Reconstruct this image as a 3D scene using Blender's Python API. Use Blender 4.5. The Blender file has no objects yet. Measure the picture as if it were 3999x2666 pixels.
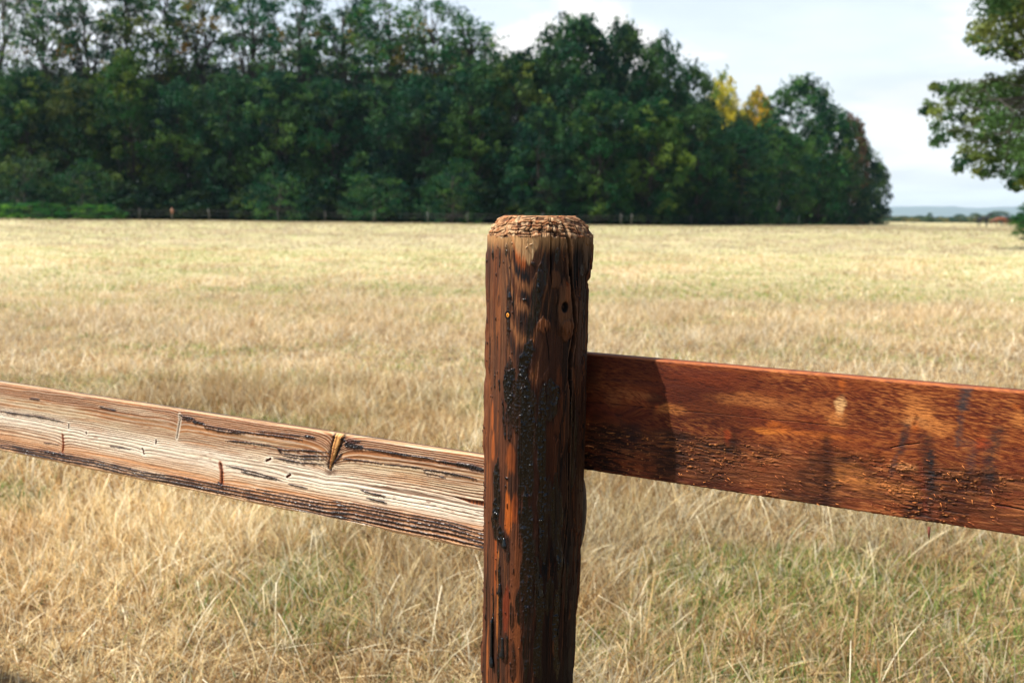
import bpy, math, numpy as np
from mathutils import Vector, Matrix
sc = bpy.context.scene
COL = sc.collection
PI = math.pi
def lin(*c):
    c = np.array(c, float) / 255.0
    return np.where(c <= 0.04045, c / 12.92, ((c + 0.055) / 1.055) ** 2.4)

# ------------------------------------------------------------------ camera
LENS = 35.0
FPX = 3999 * LENS / 36.0                     # focal length in pixels of the photograph
PITCH, ROLL, EYE = math.radians(7.23), math.radians(0.66), 1.35
fwd = np.array([0, math.cos(PITCH), -math.sin(PITCH)])
_r = np.array([1.0, 0, 0]); _u = np.cross(_r, fwd)
rgt = math.cos(ROLL) * _r + math.sin(ROLL) * _u
upv = -math.sin(ROLL) * _r + math.cos(ROLL) * _u
CAM = np.array([0, 0, EYE])
def ray(x, y): return fwd + rgt * ((x - 1999.5) / FPX) - upv * ((y - 1333) / FPX)
def at(x, dist, y=850):                       # ground-plan point at a bearing and a distance
    d = ray(x, y); h = np.array([d[0], d[1]]); return h / np.linalg.norm(h) * dist

# ------------------------------------------------------------------ noise
def _hash(ix, iy, seed):
    h = (ix.astype(np.uint32) * np.uint32(374761393) + iy.astype(np.uint32) * np.uint32(668265263) + np.uint32((seed * 2246822519 + 3266489917) % 4294967296))
    h = (h ^ (h >> np.uint32(13))) * np.uint32(1274126177)
    h = h ^ (h >> np.uint32(16))
    return (h & np.uint32(0xFFFFFF)).astype(np.float32) / np.float32(16777215.0)
def vn(x, y, seed=0):
    x, y = np.broadcast_arrays(np.asarray(x, np.float64), np.asarray(y, np.float64))
    fx, fy = np.floor(x), np.floor(y)
    ix, iy = fx.astype(np.int64), fy.astype(np.int64)
    u, v = (x - fx).astype(np.float32), (y - fy).astype(np.float32)
    u = u * u * (3 - 2 * u); v = v * v * (3 - 2 * v)
    a, b = _hash(ix, iy, seed), _hash(ix + 1, iy, seed)
    c, d = _hash(ix, iy + 1, seed), _hash(ix + 1, iy + 1, seed)
    return (a + (b - a) * u) * (1 - v) + (c + (d - c) * u) * v
def fbm(x, y, seed=0, o=4, g=0.5):
    s = 0; a = 1; n = 0
    for i in range(o):
        s = s + a * vn(x * 2 ** i + 17.3 * i, y * 2 ** i + 9.1 * i, seed + i); n += a; a *= g
    return s / n
def ss(a, b, x):
    t = np.clip((x - a) / (b - a), 0, 1); return t * t * (3 - 2 * t)
def mixc(c, d, f): return c + (np.asarray(d) - c) * np.asarray(f)[..., None]
def polydist(X, Y, pts):
    """distance to a polyline and the fraction along it; far points keep a big number"""
    best = np.full(X.shape, 9.0, np.float32); par = np.zeros(X.shape, np.float32)
    n = len(pts) - 1
    for i in range(n):
        (x0, y0), (x1, y1) = pts[i], pts[i + 1]
        dx, dy = x1 - x0, y1 - y0
        t = np.clip(((X - x0) * dx + (Y - y0) * dy) / (dx * dx + dy * dy + 1e-12), 0, 1)
        d = np.hypot(X - x0 - t * dx, Y - y0 - t * dy)
        m = d < best; best[m] = d[m]; par[m] = ((i + t) / n)[m]
    return best, par

# ------------------------------------------------------------------ mesh helpers
def mesh_from(name, V, Q, attrs=None, smooth=True, T=None):
    """V (n,3), Q (m,4) quads, T (k,3) triangles"""
    me = bpy.data.meshes.new(name)
    V = np.ascontiguousarray(V, np.float32)
    Q = np.zeros((0, 4), np.int32) if Q is None else np.ascontiguousarray(Q, np.int32)
    T = np.zeros((0, 3), np.int32) if T is None else np.ascontiguousarray(T, np.int32)
    me.vertices.add(len(V)); me.vertices.foreach_set('co', V.ravel())
    nl = Q.size + T.size
    me.loops.add(nl); me.loops.foreach_set('vertex_index', np.concatenate([Q.ravel(), T.ravel()]).astype(np.int32))
    nf = len(Q) + len(T); me.polygons.add(nf)
    st = np.concatenate([np.arange(len(Q)) * 4, len(Q) * 4 + np.arange(len(T)) * 3]).astype(np.int32)
    me.polygons.foreach_set('loop_start', st)
    me.polygons.foreach_set('use_smooth', np.full(nf, smooth, bool))
    me.update(calc_edges=True)
    for k, a in (attrs or {}).items():
        a = np.asarray(a, np.float32)
        if a.ndim == 2:
            c = me.color_attributes.new(k, 'FLOAT_COLOR', 'POINT')
            full = np.ones((len(V), 4), np.float32); full[:, :3] = a[:, :3]
            c.data.foreach_set('color', full.ravel())
        else:
            c = me.attributes.new(k, 'FLOAT', 'POINT'); c.data.foreach_set('value', a.ravel())
    return me
def gridq(r, c, wrap=False, off=0):
    i = np.arange(r - 1)[:, None]; j = np.arange(c if wrap else c - 1)[None, :]; k = (j + 1) % c
    return (np.stack([i * c + j, i * c + k, (i + 1) * c + k, (i + 1) * c + j], -1).reshape(-1, 4) + off)
def obj(name, me, mat=None, parent=None):
    if mat is not None and not me.materials: me.materials.append(mat)
    o = bpy.data.objects.new(name, me); COL.objects.link(o)
    if parent is not None: o.parent = parent
    return o
def tag(o, label=None, cat=None, group=None, kind=None):
    for k, v in (('label', label), ('category', cat), ('group', group), ('kind', kind)):
        if v: o[k] = v
    return o
def empty(name, loc, label, cat, group=None):
    o = bpy.data.objects.new(name, None); COL.objects.link(o); o.location = loc; o.empty_display_size = 0.1
    return tag(o, label, cat, group)
class MB:
    def __init__(s): s.v = []; s.q = []; s.t = []; s.n = 0; s.c = []
    def add(s, V, Q=None, T=None, c=None):
        V = np.asarray(V, float)
        if Q is not None and len(Q): s.q.append(np.asarray(Q) + s.n)
        if T is not None and len(T): s.t.append(np.asarray(T) + s.n)
        s.v.append(V); s.n += len(V)
        s.c.append(np.tile(np.asarray(c if c is not None else (1, 1, 1), float), (len(V), 1)) if c is None or np.ndim(c) == 1 else c)
    def tube(s, pts, rad, seg=8, c=None):
        pts = np.asarray(pts, float); R = []
        for i, p in enumerate(pts):
            d = pts[min(i + 1, len(pts) - 1)] - pts[max(i - 1, 0)]; d /= np.linalg.norm(d) + 1e-9
            a = np.cross(d, (0, 0, 1) if abs(d[2]) < .9 else (1, 0, 0)); a /= np.linalg.norm(a); b = np.cross(d, a)
            t = np.arange(seg) / seg * 2 * PI
            R.append(p + rad[i] * (np.cos(t)[:, None] * a + np.sin(t)[:, None] * b))
        V = np.concatenate(R + [pts[:1], pts[-1:]]); n = len(pts)
        Q = gridq(n, seg, True); k = np.arange(seg)
        T = np.concatenate([np.stack([(k + 1) % seg, k, np.full(seg, n * seg)], 1),
                            np.stack([k + (n - 1) * seg, (k + 1) % seg + (n - 1) * seg, np.full(seg, n * seg + 1)], 1)])
        s.add(V, Q, T, c)
    def mesh(s, name, smooth=True):
        return mesh_from(name, np.concatenate(s.v), np.concatenate(s.q) if s.q else None,
                         {'col': np.concatenate(s.c)}, smooth, np.concatenate(s.t) if s.t else None)

# ------------------------------------------------------------------ materials
def newmat(name):
    m = bpy.data.materials.new(name); m.use_nodes = True
    nt = m.node_tree; return m, nt, nt.nodes['Principled BSDF'], nt.nodes, nt.links
def wood_mat(name, rough, spec, bump_scale, bump, tar_rough=.22, aniso=(1, 1, 1)):
    m, nt, b, N, L = newmat(name)
    a = N.new('ShaderNodeAttribute'); a.attribute_name = 'col'
    g = N.new('ShaderNodeAttribute'); g.attribute_name = 'gloss'
    tc = N.new('ShaderNodeTexCoord'); mp = N.new('ShaderNodeMapping'); mp.inputs['Scale'].default_value = aniso
    no = N.new('ShaderNodeTexNoise'); no.inputs['Scale'].default_value = bump_scale; no.inputs['Detail'].default_value = 5
    L.new(tc.outputs['Object'], mp.inputs[0]); L.new(mp.outputs[0], no.inputs[0])
    mr = N.new('ShaderNodeMapRange'); mr.inputs['From Min'].default_value = .3; mr.inputs['From Max'].default_value = .7
    mr.inputs['To Min'].default_value = .60; mr.inputs['To Max'].default_value = .92
    L.new(no.outputs[0], mr.inputs[0])
    mx = N.new('ShaderNodeMix'); mx.data_type = 'RGBA'; mx.blend_type = 'MULTIPLY'; mx.inputs[0].default_value = 1
    L.new(a.outputs['Color'], mx.inputs[6]); L.new(mr.outputs[0], mx.inputs[7]); L.new(mx.outputs[2], b.inputs['Base Color'])
    r = N.new('ShaderNodeMapRange'); r.inputs['To Min'].default_value = rough; r.inputs['To Max'].default_value = tar_rough
    L.new(g.outputs['Fac'], r.inputs[0]); L.new(r.outputs[0], b.inputs['Roughness'])
    s = N.new('ShaderNodeMapRange'); s.inputs['To Min'].default_value = spec; s.inputs['To Max'].default_value = .3
    L.new(g.outputs['Fac'], s.inputs[0]); L.new(s.outputs[0], b.inputs['Specular IOR Level'])
    bp = N.new('ShaderNodeBump'); bp.inputs['Strength'].default_value = bump; bp.inputs['Distance'].default_value = .0006
    L.new(no.outputs[0], bp.inputs['Height']); L.new(bp.outputs[0], b.inputs['Normal'])
    return m
def leaf_mat(name, trans=.3):
    m, nt, b, N, L = newmat(name)
    a = N.new('ShaderNodeAttribute'); a.attribute_name = 'col'
    oi = N.new('ShaderNodeObjectInfo')
    mx = N.new('ShaderNodeMix'); mx.data_type = 'RGBA'; mx.blend_type = 'MULTIPLY'; mx.inputs[0].default_value = 1
    L.new(a.outputs['Color'], mx.inputs[6]); L.new(oi.outputs['Color'], mx.inputs[7])
    L.new(mx.outputs[2], b.inputs['Base Color']); b.inputs['Roughness'].default_value = .6; b.inputs['Specular IOR Level'].default_value = .1
    t = N.new('ShaderNodeBsdfTranslucent'); L.new(mx.outputs[2], t.inputs[0])
    ms = N.new('ShaderNodeMixShader'); ms.inputs[0].default_value = trans
    L.new(b.outputs[0], ms.inputs[1]); L.new(t.outputs[0], ms.inputs[2]); L.new(ms.outputs[0], N['Material Output'].inputs[0])
    return m
def col_mat(name, rough=.8):
    m, nt, b, N, L = newmat(name)
    a = N.new('ShaderNodeAttribute'); a.attribute_name = 'col'
    tc = N.new('ShaderNodeTexCoord'); no = N.new('ShaderNodeTexNoise'); no.inputs['Scale'].default_value = 3; no.inputs['Detail'].default_value = 4
    L.new(tc.outputs['Object'], no.inputs[0])
    mr = N.new('ShaderNodeMapRange'); mr.inputs['To Min'].default_value = .6; mr.inputs['To Max'].default_value = 1.4; L.new(no.outputs[0], mr.inputs[0])
    mx = N.new('ShaderNodeMix'); mx.data_type = 'RGBA'; mx.blend_type = 'MULTIPLY'; mx.inputs[0].default_value = 1
    L.new(a.outputs['Color'], mx.inputs[6]); L.new(mr.outputs[0], mx.inputs[7]); L.new(mx.outputs[2], b.inputs['Base Color'])
    b.inputs['Roughness'].default_value = rough
    return m
M_POST = wood_mat('creosoted_post_wood', .72, .12, 900, .8, .2, (1, 1, .12))
M_RAIL = wood_mat('weathered_rail_wood', .75, .2, 900, .6, .3, (.12, 1, 1))
M_PLANK = wood_mat('stained_plank_wood', .62, .12, 1100, .9, .4, (.3, 1, 1))
M_LEAF = leaf_mat('leaf'); M_GRASS = leaf_mat('dry_grass', .42); M_BARK = col_mat('bark'); M_COAT = col_mat('horse_coat', .6)
M_FENCE = col_mat('grey_fence_wood')

# ================================================================== THE FENCE
TH = math.radians(30)
uu = np.array([math.cos(TH), -math.sin(TH), 0]); nn = np.array([math.sin(TH), math.cos(TH), 0])
PC = np.array([.0358, 1.36, 0])              # post centre
OFF = float(PC @ nn) + .05                   # plane of the rail faces
def sz(x, y):                                # pixel of the photograph -> (along, height) on the rail face
    d = ray(x, y); t = (OFF - CAM @ nn) / (d @ nn); q = CAM + d * t; return float(q @ uu), float(q[2])
fence = empty('ranch_fence', (PC[0], PC[1], 0), 'near wooden fence with tarred round post, pale rail and red-brown plank', 'fence')
FB = Vector((PC[0], PC[1], 0))
def rail_frame(o):                           # local x along the rail, y away from the camera side, z up, origin at the post
    o.matrix_parent_inverse = Matrix.Identity(4)
    o.matrix_local = Matrix((( uu[0], nn[0], 0, 0), (uu[1], nn[1], 0, 0), (0, 0, 1, 0), (0, 0, 0, 1)))
S0 = float(PC @ uu); N0 = float(PC @ nn)

def steps(segs):
    out = [segs[0][0]]
    for a, b, h in segs:
        n = max(1, int(math.ceil((b - a) / h))); out += list(np.linspace(a, b, n + 1)[1:])
    return np.array(out)

# ---------------------------------------------------------------- pale half-round rail
def build_rail():
    zb, zt = .842, .991
    s = steps([(-4.1, -2.1, .02), (-2.1, -1.4, .0011), (-1.4, -.72, .0009), (-.72, -.6235, .002)])
    z = np.linspace(zb, zt, 290)
    S, Z = np.meshgrid(s, z, indexing='ij')
    # the grain: follows the rail, fans out a little and is pulled down beside the knots
    G = Z + .0035 * (fbm(S * 3.1, Z * 9, 11, 3) - .5) + .004 * (fbm(S * 9, Z * 20, 12, 2) - .5) - .006 * (S + 1.3) * (Z - .91) / .07
    P = lambda *pts: [sz(*p) for p in pts]
    knots = [  # polyline, half width, kind
        (P((1326, 1694), (1306, 1760), (1288, 1826)), .0085, 'big'), (P((701, 1619), (703, 1640), (690, 1712)), .0022, 'crack'),
        (P((860, 1810), (866, 1842), (866, 1890)), .0034, 'orange'), (P((244, 1697), (247, 1735), (245, 1762)), .0024, 'orange'),
        (P((268, 1655), (268, 1672)), .0022, 'dot'), (P((336, 1686), (336, 1694)), .0022, 'dot'), (P((609, 1720), (608, 1732)), .0025, 'dot'),
        (P((556, 1752), (562, 1772)), .003, 'dot'), (P((1040, 1799), (1056, 1791)), .003, 'dot'), (P((1120, 1862), (1133, 1854)), .003, 'dot')]
    for pts, w, k in knots:
        cs = np.mean([p[0] for p in pts]); z0, z1 = min(p[1] for p in pts), max(p[1] for p in pts); cz = (z0 + z1) / 2; hz = (z1 - z0) / 2 + .006
        slope = (pts[0][0] - pts[-1][0]) / (pts[0][1] - pts[-1][1] + 1e-6); ds = S - cs - slope * (Z - cz) * (k == 'big')
        amp = {'big': .026, 'crack': .006, 'orange': .007, 'dot': .004}[k]; sp = {'big': .02, 'crack': .012, 'orange': .014, 'dot': .01}[k]
        G = G + amp * np.exp(-np.abs(ds) / sp) * np.exp(-((Z - cz) / hz) ** 2)
    T = (zt - Z) / (zt - zb)                  # 0 top .. 1 bottom
    cream, pale, tan, olive, brown, orange, dark = (lin(*c) for c in ((246, 234, 210), (236, 212, 176), (206, 162, 118), (190, 164, 122), (150, 98, 60), (206, 134, 74), (62, 36, 28)))
    c = np.zeros(S.shape + (3,)) + tan
    c = mixc(c, brown, ss(.33, .17, T + .1 * (fbm(S * 5, G * 60, 3) - .5)) * .95)
    c = mixc(c, olive, ss(.15, .25, T) * ss(.48, .36, T) * .8)
    mid = .55 + .08 * (S + 1.3) + .1 * (fbm(S * 2.5, Z * 0, 4) - .5)
    band = np.exp(-((T - mid) / .16) ** 2)
    c = mixc(c, cream, band * .95)
    c = mixc(c, orange, ss(.7, .8, T + .1 * (fbm(S * 6, G * 50, 5) - .5)) * .7)
    c = mixc(c, brown, ss(.5, .72, fbm(S * 5, G * 70, 6, 4)) * .75 * (1 - band * .75)); c = mixc(c, lin(186, 124, 70), ss(.5, .7, fbm(S * 11, G * 150, 62, 4)) * .6 * (1 - band * .6))
    c = mixc(c, pale, ss(.55, .8, fbm(S * 8, G * 80, 61)) * .5)
    # rings
    per = .0042
    ph_ = G / .0050 + 4.5 * fbm(G * 38, S * .7, 7, 3) + .35 * fbm(S * 25, G * 200, 72, 2); ring = (.5 + .5 * np.sin(2 * PI * ph_)) * (.55 + .75 * vn(ph_ * .5, S * 1.5, 71)); fine = vn(G / .0011, S * 5, 8)
    ringm = ss(.42, .9, ring) * (.35 + .9 * fbm(S * 9, G * 70, 9)) * (.55 + .8 * ss(.35, .6, fbm(S * 3, G * 30, 91)))
    c = mixc(c, lin(120, 72, 42), np.clip(ringm * (1.0 - .45 * band), 0, .95)); c = mixc(c, lin(92, 62, 44), ss(.66, .92, fine) * .38)
    c = mixc(c, lin(250, 236, 210), ss(.3, .08, ring) * .3)
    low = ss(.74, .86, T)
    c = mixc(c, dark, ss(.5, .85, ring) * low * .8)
    D = -.0007 * ringm - .0006 * ss(.5, .75, ring) * low + .00025 * (fine - .5)
    gl = np.zeros(S.shape)
    # scattered brown flecks in the upper half
    fl = ss(.72, .8, vn(S * 90, G * 700, 13)) * ss(.2, .3, T) * ss(.75, .6, T) * ss(.45, .6, fbm(S * 6, Z * 30, 14))
    c = mixc(c, lin(120, 66, 40), fl * .6)
    # knots
    for pts, w, k in knots:
        d, par = polydist(S, Z, pts); jit = .35 * w * (fbm(S * 300, Z * 300, 15, 2) - .5); d = d + jit
        if k == 'big':
            ds = (S - np.mean([p[0] for p in pts]))
            c = mixc(c, lin(72, 36, 22), ss(.02, .006, d) * .75 * (fbm(S * 150, Z * 250, 16) > .42))
            fib = vn((S + (Z - .9) * -.35) / .0016, Z * 20, 17)
            kc = mixc(np.zeros(S.shape + (3,)) + lin(226, 168, 100), lin(130, 68, 30), ss(.45, .8, fib))
            w = w * (1.12 - .8 * par); f = ss(w, w * .7, d); c = mixc(c, kc, f); D += .0018 * f - .002 * ss(.004, 0, np.abs(d - w)) + .0008 * (fib - .5) * f
            c = mixc(c, lin(20, 18, 20), ss(.004, .001, np.abs(d - w * 1.1)) * (np.where(ds > 0, 1, .6)) * .9)
        elif k == 'crack':
            c = mixc(c, cream, ss(.006, .002, d) * .6); c = mixc(c, lin(110, 70, 45), ss(w * .5, 0, d)); D -= .002 * ss(w, 0, d)
        elif k == 'orange':
            c = mixc(c, lin(165, 75, 25), ss(w * 2, w, d) * .8); c = mixc(c, lin(70, 30, 18), ss(w * .7, w * .2, d)); D -= .0025 * ss(w, 0, d)
        else:
            c = mixc(c, cream, ss(w * 3, w, d) * .6); c = mixc(c, lin(90, 42, 22), ss(w, w * .5, d)); D -= .002 * ss(w, 0, d)
    # rough saw notch next to the post
    d, par = polydist(S, Z, P((1770, 1938), (1840, 1960), (1900, 1968)))
    f = ss(.0012 + .004 * par, .0005 + .003 * par, d); c = mixc(c, mixc(np.zeros(S.shape + (3,)) + lin(150, 80, 38), lin(90, 45, 25), ss(.4, .6, vn(S * 900, Z * 60, 18))), f); D -= .002 * f
    # tar in the grain
    tars = [(((0, 1604), (134, 1624), (250, 1646)), 5, .9), (((115, 1555), (155, 1560)), 4, .8), (((385, 1586), (455, 1603)), 4, .7),
            (((700, 1617), (715, 1626), (760, 1634)), 8, 1), (((706, 1632), (745, 1640)), 5, 1), (((750, 1643), (790, 1652), (800, 1656)), 11, 1),
            (((790, 1655), (848, 1669), (950, 1686), (1080, 1700), (1180, 1715)), 5, .95), (((800, 1668), (860, 1682), (950, 1692)), 5, .85),
            (((1000, 1680), (1100, 1692), (1200, 1702)), 3, .6), (((1190, 1700), (1230, 1707)), 8, 1), (((878, 1718), (990, 1729), (1080, 1744)), 4, .8),
            (((1076, 1746), (1110, 1756), (1180, 1757), (1286, 1764)), 5, 1), (((1086, 1748), (1098, 1768)), 9, 1), (((1098, 1768), (1170, 1778), (1286, 1778)), 5, 1),
            (((1105, 1778), (1180, 1790), (1286, 1792)), 4, .9), (((1067, 1785), (1150, 1800), (1180, 1806), (1262, 1809)), 5, 1),
            (((1330, 1712), (1352, 1722), (1410, 1722)), 7, .8), (((1344, 1734), (1380, 1742), (1424, 1748)), 12, 1), (((1424, 1750), (1500, 1763), (1600, 1778), (1700, 1793)), 6, 1),
            (((1700, 1797), (1780, 1810), (1830, 1818), (1904, 1838)), 12, 1), (((1339, 1789), (1420, 1798), (1491, 1809)), 5, .95), (((1500, 1812), (1600, 1820), (1650, 1828)), 4, .6),
            (((1650, 1832), (1700, 1838), (1780, 1852), (1860, 1868)), 6, .9), (((1655, 1842), (1740, 1863)), 4, .8), (((1404, 1910), (1450, 1925), (1505, 1936)), 5, .9),
            (((1430, 1942), (1510, 1962)), 5, .7), (((880, 1815), (1000, 1843), (1100, 1875)), 4, .6), (((940, 1840), (1080, 1874)), 5, .5), (((1124, 1888), (1200, 1904)), 4, .8),
            (((850, 1880), (868, 1900)), 9, 1), (((170, 1760), (260, 1776)), 9, .9), (((430, 1740), (520, 1755)), 3, .8), (((170, 1727), (230, 1735)), 3, .8), (((1295, 1815), (1320, 1790), (1335, 1768)), 6, 1)]
    base = [(0, 1736), (179, 1762), (384, 1798), (558, 1843), (670, 1856), (862, 1893), (1000, 1918), (1134, 1943), (1268, 1968), (1379, 1976), (1580, 2016), (1759, 2050), (1930, 2098)]
    for k, (off, wd, st, a, b) in enumerate(((0, 4.5, .95, 0, 13), (16, 5, .9, 0, 13), (34, 6, 1, 0, 13), (52, 5, .85, 3, 13), (70, 4, .7, 5, 13), (88, 2.6, .5, 7, 13), (-14, 3, .6, 6, 13))):
        seg = [(x, y + off * (.62 + .38 * x / 1930)) for x, y in base[a:b]]
        tars.append((seg, wd, st))
    for pts, wpx, st in tars:
        d, par = polydist(S, Z, P(*pts)); w = wpx * .00037 * (.3 + 1.2 * fbm(S * 60, Z * 40, 19, 3)) * (.25 + .75 * ss(0, .16, par) * ss(1, .84, par)) if len(pts) < 6 else wpx * .00037 * (.3 + 1.2 * fbm(S * 45, Z * 60, 19, 4))
        f = ss(w * 1.4, w * .4, d) * ss(.02, .2, st * .9 - .34 + .5 * fbm(S * 28, Z * 90, 20, 3))
        halo = ss(w * 2.6, w, d) * .45 * st
        c = mixc(c, lin(110, 56, 34), halo); c = mixc(c, lin(26, 27, 31), f * .97); gl = np.maximum(gl, f)
        D += f * (.0007 + .0011 * ss(.35, .8, vn(S * 420, Z * 420, 21)) * st)
    D += gl * .0004 * (vn(S * 900, Z * 900, 22) - .5) + .0006 * (fbm(S * 60, Z * 300, 23, 2) - .5)
    # edges: a rounded arris with some wane at the bottom
    et = ss(.0045, 0, zt - Z); eb = ss(.004, 0, Z - zb)
    D -= .003 * et + .0025 * eb
    c = mixc(c, lin(220, 186, 142), ss(.0028, .001, zt - Z) * .5); c = mixc(c, lin(232, 188, 135), ss(.006, .003, Z - zb) * .7)  # top edge highlight painted as a pale line
    wz = Z.copy()
    edge = .0025 * (fbm(S * 6, S * 0 + 3, 24, 3) - .5); wz += edge * (1 - T) - edge * .4 * T
    wane = ss(-1.16, -1.10, S) * ss(-.93, -1.02, S); wz += .005 * wane * eb
    # close the section with a round back
    back = 26; ph = np.linspace(0, PI, back + 2)[1:-1]
    rowsY = np.concatenate([-D, np.zeros((len(s), back))], 1); rowsZ = np.concatenate([wz, np.zeros((len(s), back))], 1)
    bump = 1 + .05 * (fbm(s[:, None] * 6, ph[None, :] * 3, 25, 3) - .5)
    rowsY[:, 290:] = .064 * np.sin(ph) ** .8 * bump; cz = (zt + zb) / 2; rowsZ[:, 290:] = cz + (zt - zb) / 2 * np.cos(ph) * (1 + .0 * ph)
    X = np.repeat((s - S0)[:, None], rowsY.shape[1], 1)
    V = np.stack([X, rowsY + (OFF - N0), rowsZ], -1)
    bc = np.zeros((len(s), back, 3)) + lin(84, 54, 38); tn = fbm(s[:, None] * 9, ph[None, :] * 8, 26, 3); bc = mixc(bc, lin(40, 34, 32), ss(.42, .6, tn))
    CC = np.concatenate([c, bc], 1); GG = np.concatenate([gl, ss(.5, .6, tn)], 1)
    n = V.shape[1]; V = V.reshape(-1, 3); Q = gridq(len(s), n, True)
    # the sawn ends, slightly ragged
    T3 = []; ex = []; exc = []
    for row, x0, flip in ((0, s[0] - S0, 1), (len(s) - 1, s[-1] - S0, 0)):
        ring = V[row * n:(row + 1) * n]; cen = np.array([x0, OFF - N0 + .025, cz]); b0 = row * n; prev = np.arange(n) + b0
        for f in (.8, .55, .3):
            p = cen + (ring - cen) * f; p[:, 0] = x0 + .0015 * (vn(p[:, 1] * 300, p[:, 2] * 900, 27) - .5)
            idx = len(V) + sum(len(e) for e in ex) + np.arange(n); ex.append(p); exc.append(np.tile(lin(34, 24, 20), (n, 1)))
            k = np.arange(n); q = np.stack([prev, prev[(k + 1) % n], idx[(k + 1) % n], idx], 1); Q = np.concatenate([Q, q if not flip else q[:, ::-1]]); prev = idx
        ci = len(V) + sum(len(e) for e in ex); ex.append(cen[None]); exc.append(lin(30, 20, 18)[None])
        k = np.arange(n); T3.append(np.stack([prev, prev[(k + 1) % n], np.full(n, ci)], 1))
    ne = sum(len(e) for e in ex)
    V = np.concatenate([V] + ex); cc = np.concatenate([CC.reshape(-1, 3)] + exc); gg = np.concatenate([GG.ravel(), np.zeros(ne)])
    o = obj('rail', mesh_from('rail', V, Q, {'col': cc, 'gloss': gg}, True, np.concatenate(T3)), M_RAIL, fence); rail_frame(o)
    o['label'] = 'pale weathered half-round rail with black tar in its grain'
build_rail()

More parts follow.
